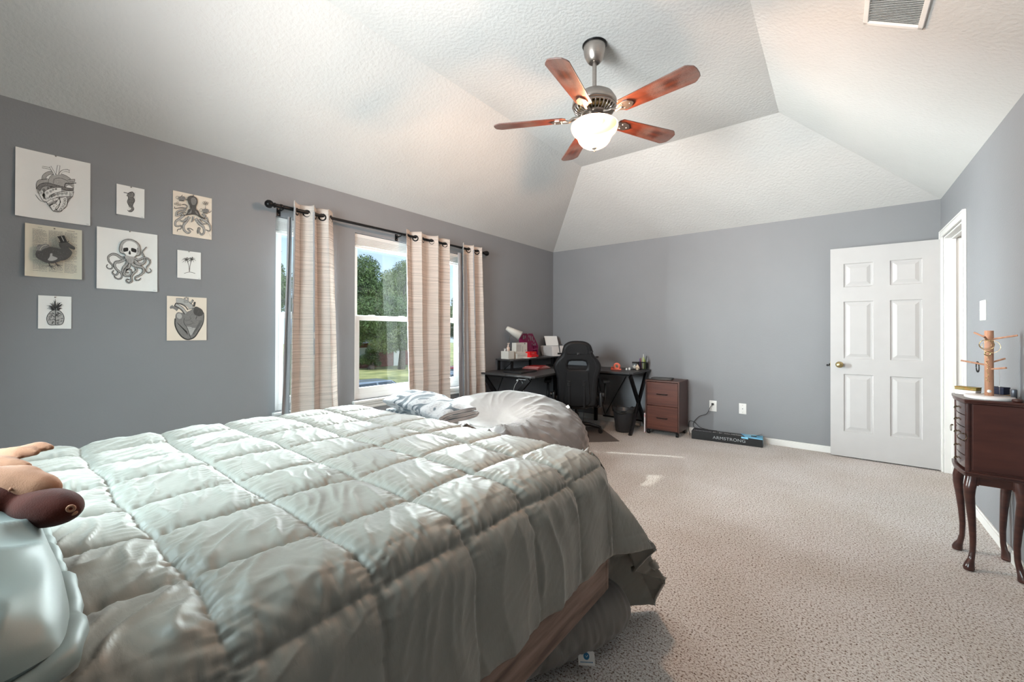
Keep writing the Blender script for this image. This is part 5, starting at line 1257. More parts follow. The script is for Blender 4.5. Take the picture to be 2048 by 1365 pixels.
B().lathe([(0, 0), (.019, 0), (.022, .004), (.022, .128), (.017, .142), (.009, .147), (.009, .150), (0, .15)], 24).ob('bottle_body', M_['pale_pink'], pb)
b = B(); b.cyl((0, 0, .15), (0, 0, .172), .010, n=16); b.cyl((0, 0, .172), (0, 0, .186), .004, n=10); b.rbox((.006, 0, .190), (.034, .014, .010), .003); b.ob('pump', M_['pale_pink'], pb)
# clip lamp: cone shade on a thin flexible neck
lampt = thing('desk_lamp', 'small white desk lamp with a cone shade on a bent wire neck', 'lamp', (-3.285, 4.125, ZS))
b = B(); b.lathe([(0, 0), (.045, 0), (.047, .006), (.04, .012), (.008, .016), (0, .016)], 28); b.ob('base', M_['wbox'], lampt)
sc = Vector((.13, .135, .315)); top_ = Vector((.075, .02, .36))
b = B(); b.tube(catmull([(0, 0, .014), (-.005, 0, .12), (.0, .005, .20), (.03, -.01, .265), (.07, -.012, .318)], 8), .0038, 8); b.ob('neck', M_['steel'], lampt)
# shade axis: from narrow top (upper left) to the open end (lower right)
A0 = Vector((.015, -.065, .385)); A1 = Vector((.155, .04, .285)); ax_ = (A1 - A0); Ls = ax_.length; Mq = Matrix.Translation(A0) @ ax_.to_track_quat('Z', 'Y').to_matrix().to_4x4()
b = B(); b.lathe([(0, -.004), (.020, -.002), (.027, .006), (.030, .016), (.060, Ls), (.0585, Ls), (.028, .018), (.0, .012)], 36, M=Mq); b.ob('shade', M_['wbox'], lampt)
b = B(); b.ell((0, 0, Ls - .045), (.022, .022, .030), 20, M=Mq); b.ob('bulb', mat('frosted_bulb', (.6, .6, .6), .3), lampt)
# boxes
def carton(name, label, loc, d, rz, m=None, cat='box', marks=(), mm=None):
    t = thing(name, label, cat, loc, rz); b = B().bx(-d[0] / 2, d[0] / 2, -d[1] / 2, d[1] / 2, 0, d[2])
    for y0, y1, z0, z1 in marks:   # printing on the front face, as inset strips of the same mesh
        x = d[0] / 2 + .0003; b.add([(x, y0, z0), (x, y1, z0), (x, y1, z1), (x, y0, z1)], [(0, 1, 2, 3)], 1)
    b.ob('carton', [m or M_['wbox'], mm or M_['label_grey']], t); return t
c = carton('flat_box', 'long low white box with script lettering under the upright white carton', (-3.20, 4.245, ZS), (.12, .27, .062), 0)
b = B(); b.tube(catmull([(.0604, -.125 + k * .0135, .033 + (.013 if k % 2 else -.008) * (1.3 if k in (3, 8) else .8)) for k in range(14)], 5), .0011, 6); b.ob('script_mark', M_['label_grey'], c)
c = carton('upright_carton', 'white printed carton standing on the long low white box', (-3.205, 4.25, ZS + .0625), (.07, .235, .135), 0, marks=[(-.108 + k * .011, -.104 + k * .011, .02 + .006 * (k % 3), .11) for k in range(9)] + [(.012, .020, .012, .09), (.07, .10, .035, .042), (.075, .095, .025, .030)])
b = B(); b.lathe([(0, 0), (.008, 0), (.008, .001), (0, .001)], 16, M=T(.0352, .065, .122, 0, pi / 2)); b.ob('logo', M_['print_black'], c)
c = carton('book_stack', 'thin white booklet beneath the red boxes on the raised shelf', (-3.16, 4.33, ZS), (.20, .20, .008), .15, cat='booklet')
c = carton('red_box', 'glossy red box lying on a thinner red box on the raised shelf', (-3.155, 4.41, ZS + .034), (.10, .155, .045), 0, M_['red'], marks=[(-.035 + k * .018, -.022 + k * .018, .026, .029) for k in range(4)] + [(-.025 + k * .018, -.012 + k * .018, .016, .019) for k in range(3)], mm=M_['pale_pink'])
c = carton('red_box', 'thin red box under the glossy red box on the raised shelf', (-3.145, 4.42, ZS + .009), (.12, .18, .024), .08, M_['red'])
# magenta file holder
M_['magenta'] = mat('magenta_plastic', (.17, .006, .055), .4, var=.1)
fh = thing('magazine_holder', 'magenta plastic magazine holder with cut-out slots and a sloping top', 'magazine holder', (-3.24, 4.50, ZS))
ol = [(-.155, 0), (.155, 0), (.155, .15), (.02, .315), (-.07, .315), (-.155, .24)]
def slot(cx_, z0, z1, w=.014, sl_=0): 
    pts = []
    for k in range(6): a = pi * k / 5; pts.append((cx_ + w * math.cos(a), z1 - w + w * math.sin(a)))
    for k in range(6): a = pi + pi * k / 5; pts.append((cx_ + w * math.cos(a), z0 + w + w * math.sin(a)))
    return pts
holes = [slot(-.06, .215, .295), slot(-.02, .215, .29), slot(.02, .215, .28), slot(.055, .195, .235), slot(.05, .105, .175), slot(.085, .115, .19), slot(.12, .115, .15), slot(.01, .12, .19), slot(.085, .035, .095), slot(.05, .035, .095), slot(.12, .035, .095), slot(.01, .035, .095)]
for x in (.045, -.045): plate('side_panel', ol, holes, .0018, .0006, M_['magenta'], fh, M=Matrix(((0, 0, 1, x), (1, 0, 0, 0), (0, 1, 0, 0), (0, 0, 0, 1))))
B().bx(-.045, .045, .153, .156, 0, .15).bx(-.045, .045, -.156, -.153, 0, .24).bx(-.045, .045, -.155, .155, 0, .003).ob('end_panels', M_['magenta'], fh)
# printer
pr = thing('printer', 'white inkjet printer with its paper tray raised, in the corner of the desk', 'printer', (-3.10, 5.03, ZS), math.radians(66))
M_['printer'] = mat('warm_white_plastic', (.66, .63, .61), .4, var=.02)
b = B()
sec = [(-.145, 0), (.13, 0), (.15, .06), (.15, .128), (.14, .138), (-.15, .138), (-.155, .128), (-.150, .05)]
vv = [(-.215 + .02 * (1 - z / .138) * 1.0, y, z) for y, z in sec] + [(.215 - .02 * (1 - z / .138), y, z) for y, z in sec]; n_s = len(sec)
b.add(vv, [tuple(range(n_s)), tuple(range(n_s, 2 * n_s))[::-1]] + [(k, n_s + k, n_s + (k + 1) % n_s, (k + 1) % n_s) for k in range(n_s)])
b.ob('body', M_['printer'], pr, bevel=.010, seg=3)
B().rbox((0, 0, .140), (.40, .26, .006), .003).ob('scanner_lid', mat('pale_grey_lid', (.5, .5, .5), .35), pr)
B().bx(-.12, .15, -.1555, -.150, .028, .050).ob('output_slot', M_['print_black'], pr)
b = B(); Mt_ = T(-.02, .13, .135, math.radians(-22)); b.box((0, .0, .06), (.24, .006, .135), M=Mt_); b.ob('paper_tray', M_['print_black'], pr)
b = B(); b.box((0, -.006, .075), (.215, .003, .150), M=Mt_); b.ob('paper', M_['paper_white'], pr)
B().rbox((.16, -.149, .10), (.05, .004, .006), .001).ob('badge', M_['label_grey'], pr)
# ---------------------------------------------------------------- things on the desktop
lp = thing('laptop', 'closed black laptop at the near end of the desk, below the shelf', 'laptop', (-2.93, 3.90, ZD), math.radians(4))
M_['laptop'] = mat('dark_laptop_shell', (.018, .018, .02), .35, .3)
B().rbox((0, 0, .008), (.25, .35, .014), .004).ob('base', M_['laptop'], lp); B().rbox((0, 0, .018), (.25, .35, .006), .002).ob('lid', M_['laptop'], lp)
for k, (c_, dd, rz, dz, nm) in enumerate((((.20, .04, .035, 1), (.24, .31, .012), .05, 0, 'maroon'), ((.5, .5, .48, 1), (.23, .30, .004), -.05, .0122, 'white'), ((.38, .03, .03, 1), (.22, .28, .010), .12, .0164, 'red'), ((.55, .52, .50, 1), (.21, .24, .004), .02, .0266, 'pale'), ((.34, .02, .02, 1), (.20, .20, .007), .2, .0308, 'dark red'))):
    t = thing('notebook', {0: 'maroon notebook at the bottom of the pile under the raised shelf', 1: 'white paper pad on the maroon notebook under the raised shelf', 2: 'red notebook in the middle of the pile under the raised shelf', 3: 'pale folder near the top of the pile under the raised shelf', 4: 'small dark red notebook topmost of the pile under the raised shelf'}[k], 'notebook', (-3.06, 4.42, ZD + dz), rz, 'papers piled under the raised shelf')
    B().box((0, 0, dd[2] / 2), dd).ob('cover', mat(nm + '_paper', c_, .6), t, bevel=.001)
# right wing
M_['coral'] = mat('coral_plastic', (.80, .16, .10), .35, var=.08)
cp = thing('tape_dispenser', 'coral pink tape dispenser on the desk right of the chair', 'tape dispenser', (-2.175, 4.90, ZD), math.radians(15))
b = B(); b.rbox((0, 0, .010), (.13, .05, .018), .007); b.rbox((-.05, 0, .026), (.02, .04, .03), .008); b.ob('base', M_['coral'], cp)
b = B(); b.torus((.010, 0, .048), .030, .014, 'Y', 26, 10); b.ob('wheel', M_['coral'], cp)
M_['tan'] = mat('tan_plastic', (.52, .32, .16), .4)
B().lathe([(.016, -.010), (.028, -.010), (.028, .010), (.016, .010)], 24, M=T(.010, 0, .048, pi / 2)).ob('tape_roll', M_['tan'], cp)
for k, (x, y, r_, lb_) in enumerate(((-2.075, 4.99, .012, 'small white cap, left of two, beside the tape dispenser'), (-2.045, 5.01, .015, 'white dice-sized knob, right of two, beside the tape dispenser'))):
    b = B(); b.lathe([(0, 0), (r_, 0), (r_, r_ * 1.4), (r_ * .6, r_ * 2), (0, r_ * 2)], 16); o = b.ob('bottle_cap', M_['white_plastic']); o.location = (x, y, ZD); tag(o, lb_, 'cap')
gl = thing('glasses', 'dark folded glasses lying on the desk in front of the candle jar', 'glasses', (-1.985, 5.02, ZD), math.radians(10))
b = B(); b.torus((-.032, 0, .014), .020, .0022, 'Y', 20, 6); b.torus((.032, 0, .014), .020, .0022, 'Y', 20, 6); b.tube([(-.012, 0, .018), (.012, 0, .018)], .002, 6); b.ob('front', M_['cable'], gl)
b = B(); b.tube([(-.052, .0, .016), (-.04, .03, .004), (.05, .035, .003)], .002, 6); b.ob('temple', M_['cable'], gl); b = B(); b.tube([(.052, .0, .016), (.04, .04, .008), (-.05, .042, .003)], .002, 6); b.ob('temple', M_['cable'], gl)
cj = thing('candle_jar', 'glass candle jar with black lid and white wax on the desk', 'candle', (-2.035, 5.17, ZD))
M_['wax'] = mat('white_wax', (.66, .62, .58), .5); M_['jar'] = thin_glass('clear_jar_glass', (.96, .97, .97, 1))
B().lathe([(0, .0), (.035, .0), (.038, .004), (.038, .07), (.034, .078), (.033, .07), (.033, .006), (0, .005)], 28).ob('jar', M_['jar'], cj)
B().lathe([(0, .006), (.0325, .006), (.0325, .046), (0, .046)], 24).ob('wax', M_['wax'], cj)
B().lathe([(0, .078), (.038, .078), (.038, .092), (.035, .094), (0, .094)], 28).ob('lid', M_['print_black'], cj)
eg = thing('blender_sponge', 'cream teardrop make-up sponge standing between the candle jar and the pen holder', 'sponge', (-1.962, 5.065, ZD))
B().lathe([(0, 0), (.014, .001), (.024, .012), (.026, .025), (.021, .042), (.011, .058), (.003, .070), (0, .072)], 24).ob('sponge', mat('cream_foam', (.72, .60, .46), .8, bump=.2), eg)
M_['mesh_black'] = mat('black_wire_mesh', (.012, .012, .012), .4, .5)
ph = thing('pen_holder', 'black metal pen holder full of coloured pens at the far corner of the desk', 'pen holder', (-1.935, 5.185, ZD))
b = B(); hw_ = .048
b.bx(-hw_, hw_, -hw_, hw_, 0, .003)
for sx in (-1, 1):
    b.bx(sx * hw_ - .0015, sx * hw_ + .0015, -hw_, hw_, .088, .10); b.bx(-hw_, hw_, sx * hw_ - .0015, sx * hw_ + .0015, .088, .10)
    b.bx(sx * hw_ - .0015, sx * hw_ + .0015, -hw_, hw_, 0, .012); b.bx(-hw_, hw_, sx * hw_ - .0015, sx * hw_ + .0015, 0, .012)
    for k in range(17):
        a = -hw_ + k * 2 * hw_ / 16; b.bx(sx * hw_ - .0008, sx * hw_ + .0008, a - .0008, a + .0008, .01, .09); b.bx(a - .0008, a + .0008, sx * hw_ - .0008, sx * hw_ + .0008, .01, .09)
b.ob('cup', M_['mesh_black'], ph)
cols = [('purple', (.10, .02, .16, 1)), ('dark red', (.14, .01, .02, 1)), ('yellow-green', (.42, .50, .10, 1)), ('olive', (.20, .26, .05, 1)), ('pale green', (.45, .52, .30, 1)), ('white', (.7, .7, .7, 1)), ('black', (.02, .02, .02, 1)), ('grey', (.35, .37, .40, 1))]
for k, (nm, c_) in enumerate(cols):
    b = B(); Lp = .125 + .012 * (k % 3) + (.035 if nm in ('black', 'white') else 0); b.cyl((0, 0, 0), (0, 0, Lp), .005, n=10); b.cyl((0, 0, Lp), (0, 0, Lp + .012), .005, .0015, n=10); b.cyl((.006, 0, Lp * .6), (.006, 0, Lp * .9), .0012, n=6)
    o = b.ob('pen', mat(nm + '_pen', c_, .35)); gx, gy_ = (k % 4 - 1.5) * .021, (k // 4 - .5) * .04
    o.location = (-1.935 + gx, 5.185 + gy_, ZD + .005); o.rotation_euler = ((.12 if k % 2 else -.10), (-.1 + .08 * k / 2) * .8, 0)
    tag(o, nm + ' pen standing in the black pen holder on the desk', 'pen', 'pens in the black holder')
# ---------------------------------------------------------------- filing cabinet
M_['mahogany'] = wood('reddish_mahogany', (0.062, 0.017, 0.010, 1), (0.115, 0.036, 0.022, 1), 2.2, (1.2, 1.2, 16), .38)
M_['mahogany_dark'] = wood('dark_mahogany_carcass', (0.050, 0.020, 0.015, 1), (0.080, 0.034, 0.025, 1), 2.2, (1.2, 16, 1.2), .38)
FW, FD, FH = .395, .345, .575
fc = thing('file_cabinet', 'two-drawer reddish wood file cabinet on castors beside the desk', 'cabinet', (-1.613, 4.925 + FD / 2, 0), math.radians(0))
z0 = .058; hw_, hd_ = FW / 2, FD / 2
b = B(); b.bx(-hw_, -hw_ + .016, -hd_, hd_, z0, z0 + FH).bx(hw_ - .016, hw_, -hd_, hd_, z0, z0 + FH).bx(-hw_ + .016, hw_ - .016, -hd_ + .02, hd_, z0, z0 + .016).bx(-hw_ + .016, hw_ - .016, hd_ - .012, hd_, z0, z0 + FH)
b.ob('carcass', M_['mahogany_dark'], fc, bevel=.001)
B().bx(-hw_ - .001, hw_ + .001, -hd_ - .002, hd_, z0 + FH, z0 + FH + .017).ob('top', M_['mahogany_dark'], fc, bevel=.0015)
for k in (0, 1):
    za = z0 + .012 + k * (FH - .012) / 2; zb_ = za + (FH - .012) / 2 - .006
    d = B().bx(-hw_ + .019, hw_ - .019, -hd_ + .001, -hd_ + .017, za, zb_).ob('drawer', M_['mahogany'], fc, bevel=.001)
    h = B(); zc = (za + zb_) / 2; h.tube([(-.062, -hd_ - .001, zc), (-.055, -hd_ - .02, zc), (.055, -hd_ - .02, zc), (.062, -hd_ - .001, zc)], .0045, 8); h.box((0, -hd_ - .012, zc), (.10, .018, .004)); h.ob('handle', M_['black_metal'], d)
def castor(parent, x, y, r=.022):
    b = B(); b.cyl((x, y, r * 2), (x, y, z0), .008, n=10); b.box((x, y, r * 1.9), (.022, .034, .014)); 
    for s_ in (-1, 1): b.cyl((x + s_ * .004, y, r), (x + s_ * .013, y, r), r, n=20)
    return b.ob('castor', M_['black_metal'], parent)
for x in (-hw_ + .03, hw_ - .03):
    for y in (-hd_ + .03, hd_ - .03): castor(fc, x, y)
nb_ = thing('notebook_computer', 'thin dark closed laptop lying on the filing cabinet', 'laptop', (-1.66, 5.08, z0 + FH + .017), math.radians(8))
M_['gunmetal'] = mat('gunmetal', (.06, .055, .052), .35, .5)
B().rbox((0, 0, .007), (.24, .17, .010), .003).ob('base', M_['gunmetal'], nb_); B().rbox((0, 0, .0155), (.24, .17, .005), .002).ob('lid', M_['gunmetal'], nb_)
bk = thing('magazine', 'pink and white magazine leaning between the desk leg and filing cabinet', 'magazine', (-1.832, 4.98, 0), 0)
b = B(); b.bx(-.008, .008, -.02, .19, .0, .235); b.ob('cover', mat('pink_white_cover', (.75, .70, .72), .5, var=.0, scale=25, col2=(.55, .12, .16, 1), contrast=(.60, .66)), bk)
# ---------------------------------------------------------------- bin
M_['bin'] = mat('smoke_grey_plastic', (.045, .046, .05), .35, var=.1)
tb = thing('waste_bin', 'dark grey plastic waste bin with a thin black liner under the desk', 'waste bin', (-2.06, 4.86, 0))
B().lathe([(0, 0), (.085, 0), (.092, .004), (.128, .272), (.132, .275), (.128, .278), (.124, .272), (.088, .008), (0, .008)], 40).ob('bin_body', M_['bin'], tb)
b = B(); n = 60; P = np.zeros((n, 7, 3))
for i in range(n):
    a = 2 * pi * i / n
    for j in range(7):
        r_ = [.120, .127, .134, .138, .137, .134, .133][j]; z_ = [.23, .27, .288, .283, .27, .255, .24][j]
        zz = z_ + (.022 * math.sin(a * 2 + 1) + .008 * math.sin(a * 7)) * (1 if j in (2, 3) else .3) + (.01 * math.sin(a * 5) if j > 4 else 0); P[i, j] = (r_ * math.cos(a), r_ * math.sin(a), zz)
b.grid(P, closeu=True); o = b.ob('liner', M_['print_black'], tb); s_ = o.modifiers.new('t', 'SOLIDIFY'); s_.thickness = .001
# ---------------------------------------------------------------- chair mat
M_['mat'] = mat('taupe_chair_mat', (.135, .115, .105), .85, bump=.3, bscale=300, var=.06)
# corners seen: far right (-2.32,4.68) right tip (-1.893,4.371) near (-2.16,4.0)
cm = B(); cm.prism([(-1.90, 4.375), (-2.78, 3.52), (-3.28, 4.02), (-2.40, 4.875)][::-1], 0.001, .006); o = cm.ob('chair_mat', M_['mat'], bevel=.002); tag(o, 'dark taupe floor mat under the desk chair', 'mat')
# ---------------------------------------------------------------- gaming chair, seen from behind
M_['leather'] = mat('black_faux_leather', (.008, .008, .009), .48, var=.1, bump=.25, bscale=160, spec=.25)
M_['leather2'] = mat('black_textured_panel', (.011, .011, .012), .65, var=.1, bump=.5, bscale=260, spec=.2)
M_['blackplastic'] = mat('black_plastic', (.012, .012, .013), .35)
ch = thing('gaming_chair', 'black high-back gaming chair turned to face the corner desk', 'chair', (-2.47, 4.42, 0), math.radians(31))
# local axes: +y the way the chair faces, x to its right, z up
def mirror(pts): return pts + [(-x, z) for x, z in pts[::-1]]
half = [(0.0, 1.125), (.06, 1.122), (.115, 1.105), (.150, 1.075), (.168, 1.03), (.176, .985), (.200, .945), (.236, .905), (.262, .86), (.268, .81), (.250, .75), (.234, .69), (.228, .61), (.224, .50), (.215, .40), (.19, .365), (.10, .355), (0, .352)]
right = catmull(half, 4)
outer = [tuple(p) for p in right] + [(-p[0], p[1]) for p in right[-2:0:-1]]
hole = [(-.105, .815), (-.108, .855), (-.095, .888), (-.06, .897), (.06, .897), (.095, .888), (.108, .855), (.105, .815), (.09, .805), (-.09, .805)]
Mx = Matrix(((1, 0, 0, 0), (0, math.cos(.10), -math.sin(.10), 0), (0, 0, 0, 0), (0, 0, 0, 1)))
def up(y, tilt=math.radians(7)):  # shape plane (x,z) stood up, leaning back
    return Matrix.Translation((0, y, .36)) @ Matrix.Rotation(tilt, 4, 'X') @ Matrix.Translation((0, 0, -.36)) @ Matrix(((1, 0, 0, 0), (0, 0, -1, 0), (0, 1, 0, 0), (0, 0, 0, 1)))
yb = -.20
plate('backrest', outer, [hole], .045, .030, M_['leather'], ch, M=up(yb), res=4)
# raised outer bolsters and inner panel at the rear
innr = [(x * .66, .37 + (z - .37) * .42) for x, z in outer]
pan = [(-.125, .385), (.125, .385), (.140, .55), (.125, .72), (.105, .775), (-.105, .775), (-.125, .72), (-.140, .55)]
plate('rear_panel', [tuple(p) for p in catmull(pan, 4, True)], [], .010, .008, M_['leather2'], ch, M=up(yb - .046), res=3)
hp = [(-.12, .985), (-.115, 1.04), (-.085, 1.085), (0, 1.098), (.085, 1.085), (.115, 1.04), (.12, .985), (.09, .972), (-.09, .972)]
plate('head_panel', [tuple(p) for p in catmull(hp, 4, True)], [], .008, .006, M_['leather2'], ch, M=up(yb - .046), res=3)
# piping seams
b = B(); R3 = up(yb - .043)
for s_ in (-1, 1):
    b.tube([R3 @ Vector((s_ * x, z, 0)) for x, z in [(p[0], p[1]) for p in catmull([(.145, 1.0), (.150, .95), (.185, .91), (.205, .86), (.205, .80), (.185, .72), (.175, .60), (.172, .45), (.165, .385)], 6)]], .0035, 6)
b.tube([R3 @ Vector((x, z, 0)) for x, z in [tuple(p) for p in catmull([(-.17, .385), (0, .378), (.17, .385)], 8)]], .004, 6)
b.ob('piping', M_['blackplastic'], ch)
# head pillow strap with buckle, lumbar straps
st = B(); P_ = [R3 @ Vector((x, z, .004)) for x, z in ((-.172, 1.005), (-.09, .985), (0, .978), (.09, .985), (.172, 1.01))]
for i in range(4):
    a, c = P_[i], P_[i + 1]; d = c - a; st.box((0, 0, 0), (d.length + .004, .006, .020), M=Matrix.Translation((a + c) / 2) @ d.to_track_quat('X', 'Z').to_matrix().to_4x4())
st.ob('head_strap', M_['leather2'], ch)
b = B(); b.rbox(R3 @ Vector((.012, .980, .010)), (.034, .014, .028), .005); b.cyl(R3 @ Vector((.012, .98, .015)), R3 @ Vector((.012, .98, .021)), .008, n=14); b.ob('buckle', M_['blackplastic'], ch)
for x in (-.095, .075):
    b = B(); b.box(R3 @ Vector((x, .58, .020)), (.022, .006, .42)); b.ob('lumbar_strap', M_['leather2'], ch)
    b = B()
    for k in range(4): b.rbox(R3 @ Vector((x, .665 - k * .016, .024)), (.032, .008, .008), .003)
    b.ob('strap_buckle', M_['blackplastic'], ch)
# lumbar and head cushions on the front
lc = B(); lc.rbox((0, yb + .085, .66), (.30, .11, .22), .05, 5); lc.ob('lumbar_cushion', M_['leather'], ch)
hc = B(); hc.rbox((0, yb - .005, .99), (.25, .09, .13), .04, 5); hc.ob('head_cushion', M_['leather'], ch)
# wing at the upper left (phone holder sticking out)
b = B(); b.box((-.205, yb + .02, 1.03), (.012, .03, .10), rot=(0, math.radians(-8), 0)); b.box((-.190, yb + .02, 1.07), (.04, .02, .012)); b.ob('side_clip', M_['blackplastic'], ch)
# seat
se = B(); se.rbox((0, .06, .40), (.50, .50, .10), .045, 5); se.rbox((-.235, .06, .425), (.08, .46, .11), .035, 4); se.rbox((.235, .06, .425), (.08, .46, .11), .035, 4); se.ob('seat', M_['leather'], ch)
# recliner hinge covers and armrests
for s_ in (-1, 1):
    b = B(); b.rbox((s_ * .27, -.15, .44), (.035, .14, .17), .015, 3); b.cyl((s_ * .285, -.17, .49), (s_ * .31, -.17, .49), .030, n=20); b.ob('recliner_hinge', M_['blackplastic'], ch)
    b = B(); b.tube([(s_ * .24, .06, .345), (s_ * .335, .06, .35), (s_ * .345, .06, .42), (s_ * .345, .06, .615)], .016, 10); b.ob('arm_post', M_['blackplastic'], ch)
    b = B(); b.rbox((s_ * .345, .03, .63), (.085, .27, .035), .014, 4); b.ob('armrest', M_['leather'], ch)
# mechanism, gas lift, base
b = B(); b.rbox((0, .0, .335), (.24, .28, .05), .012); b.tube([(.10, .02, .33), (.22, .02, .32), (.27, .0, .315)], .006, 8); b.rbox((.09, -.19, .352), (.18, .05, .018), .006); b.ob('tilt_mechanism', M_['blackplastic'], ch)
b = B(); b.cyl((0, 0, .10), (0, 0, .24), .028, n=20); b.cyl((0, 0, .24), (0, 0, .32), .018, n=16); b.ob('gas_lift', M_['blackplastic'], ch)
b = B(); b.tube(catmull([(-.05, -.2, .34), (-.06, -.24, .25), (.0, -.22, .22), (.06, -.25, .15), (.08, -.2, .3)], 8), .004, 6); b.ob('cable_loop', M_['cable'], ch)
M_['alu'] = mat('dark_painted_base', (.03, .03, .032), .3, .5)
for k in range(5):
    a = math.radians(-90 + 20 + 72 * k); c_, s_ = math.cos(a), math.sin(a)
    b = B(); b.tube([(c_ * .03, s_ * .03, .125), (c_ * .16, s_ * .16, .108), (c_ * .285, s_ * .285, .075)], [.026, .022, .015], 10); b.ob('base_arm', M_['alu'], ch)
    b = B(); x, y = c_ * .285, s_ * .285; px, py = -s_, c_
    b.cyl((x, y, .05), (x, y, .085), .009, n=10); b.rbox((x, y, .055), (.03, .03, .025), .008)
    for q in (-1, 1): b.cyl((x + px * q * .008, y + py * q * .008, .031), (x + px * q * .028, y + py * q * .028, .031), .025, n=20)
    b.ob('castor', M_['blackplastic'], ch)
# ---------------------------------------------------------------- outlets, switch, cord
def plate_on_back(name, x0, x1, z0, z1, label, kind):
    t = thing(name, label, 'outlet' if kind != 'switch' else 'light switch', ((x0 + x1) / 2, YB, (z0 + z1) / 2))
    w_, h_ = (x1 - x0), (z1 - z0)
    B().rbox((0, -.003, 0), (w_, .006, h_), .0025).ob('cover_plate', M_['white_plastic'], t)
    b = B()
    if kind == 'duplex':
        for s_ in (-1, 1):
            b.rbox((0, -.0065, s_ * .021), (.034, .004, .028), .0015)
            for q in (-.006, .006): b.bx(q - .001, q + .001, -.0095, -.0083, s_ * .021 - .001, s_ * .021 + .008, 1)
        b.cyl((0, -.006, 0), (0, -.0075, 0), .003, n=10, m=1)
    else:
        b.cyl((0, -.006, .0), (0, -.013, .0), .0055, n=6, m=1); b.cyl((0, -.006, .04), (0, -.0072, .04), .003, n=10, m=1); b.cyl((0, -.006, -.04), (0, -.0072, -.04), .003, n=10, m=1)
    b.ob('socket', [M_['white_plastic'], M_['label_grey']], t)
    return t
plate_on_back('wall_outlet', -1.179, -1.100, .291, .417, 'white double power outlet with a black plug in it, on the back wall', 'duplex')
plate_on_back('cable_outlet', -.868, -.793, .297, .416, 'white coaxial wall plate between the outlet and the door', 'coax')
sw = thing('light_switch', 'white light switch plate above the jewellery cabinet', 'light switch', (XR, 3.94, 1.367))
B().rbox((-.003, 0, 0), (.006, .125, .128), .0025).ob('cover_plate', M_['white_plastic'], sw)
for y in (-.022,): B().box((-.012, y, .002), (.018, .008, .010), rot=(0, math.radians(-20), 0)).ob('toggle', M_['white_plastic'], sw)
pc = B(); pc.rbox((-1.142, YB - .018, .378), (.024, .022, .020), .005)
pc.tube(catmull([(-1.142, YB - .03, .376), (-1.16, YB - .05, .34), (-1.20, YB - .05, .26), (-1.28, YB - .04, .22), (-1.345, YB - .035, .14), (-1.34, YB - .05, .085), (-1.28, YB - .09, .085), (-1.17, YB - .10, .088)], 8), .0032, 8)
pc.tube(catmull([(-1.17, YB - .10, .088), (-1.26, YB - .09, .098), (-1.34, YB - .03, .14), (-1.40, YB - .02, .14), (-1.405, YB - .03, .05), (-1.38, YB - .09, .015), (-1.36, YB - .16, .006)], 8), .0032, 8)
o = pc.ob('extension_cord', M_['cable']); tag(o, 'thin black power cord looping down from the outlet behind the file cabinet', 'cord')
ds = B(); ds.cyl((-.065, YB, .895), (-.065, YB - .06, .895), .008, n=12); ds.cyl((-.065, YB - .06, .895), (-.065, YB - .068, .895), .011, n=12)
o = ds.ob('door_stop', M_['blackplastic']); tag(o, 'small black stop sticking out behind the free edge of the open door', 'door stop')
# ---------------------------------------------------------------- tv mount carton
M_['carton_black'] = mat('matte_black_carton', (.010, .010, .011), .55, var=.1)
M_['carton_blue'] = mat('bright_blue_print', (.02, .30, .62), .4, var=.0, scale=9, col2=(.30, .66, .85, 1))
M_['carton_grey'] = mat('silver_print', (.36, .38, .40), .45)
tv = thing('mount_carton', 'long black and blue carton with white lettering on the carpet by the back wall', 'box', (-.965, 5.13, 0), math.atan2(.068, .675))
CL, CD, CH = .70, .16, .092
B().bx(-CL / 2, CL / 2, -CD / 2, CD / 2, 0, CH).ob('carton', M_['carton_black'], tv, bevel=.0015)
b = B(); b.add([(CL / 2 - .16, -CD / 2, CH + .0003), (CL / 2, -CD / 2, CH + .0003), (CL / 2, CD / 2, CH + .0003), (CL / 2 - .22, CD / 2, CH + .0003)], [(0, 1, 2, 3)])
b.add([(CL / 2 - .20, -CD / 2 - .0004, CH), (CL / 2 - .135, -CD / 2 - .0004, CH), (CL / 2 - .135, -CD / 2 - .0004, CH - .022), (CL / 2 - .20, -CD / 2 - .0004, CH - .018)], [(3, 2, 1, 0)])
b.add([(CL / 2 - .13, -CD / 2 - .0004, CH), (CL / 2, -CD / 2 - .0004, CH), (CL / 2, -CD / 2 - .0004, CH - .010), (CL / 2 - .13, -CD / 2 - .0004, CH - .006)], [(3, 2, 1, 0)])
b.add([(CL / 2 + .0004, -CD / 2, 0.012), (CL / 2 + .0004, CD / 2, 0.012), (CL / 2 + .0004, CD / 2, CH), (CL / 2 + .0004, -CD / 2, CH)], [(0, 1, 2, 3)])
b.ob('blue_print', M_['carton_blue'], tv)
Fr = Matrix(((1, 0, 0, 0), (0, 0, -1, 0), (0, 1, 0, 0), (0, 0, 0, 1)))
text('lettering', 'ARMSTRONG', .046, M_['carton_grey'], T(-.13, -CD / 2 - .0004, .030) @ Fr, tv, sx=1.12, spacing=1.05)
text('lettering', 'ARMSTRONG', .052, M_['carton_grey'], T(-CL / 2 + .015, -CD / 2 + .03, CH + .0002), tv, sx=.60)
text('lettering', '37" - 80"  FULL MOTION', .046, M_['white_plastic'], T(-.135, -CD / 2 + .035, CH + .0006), tv, sx=.60)
b = B(); b.add([(-.1, CD / 2 - .03, CH + .0005), (.25, CD / 2 - .03, CH + .0005), (.25, CD / 2 - .012, CH + .0005), (-.1, CD / 2 - .012, CH + .0005)], [(0, 1, 2, 3)]); b.ob('silver_stripe', M_['carton_grey'], tv)
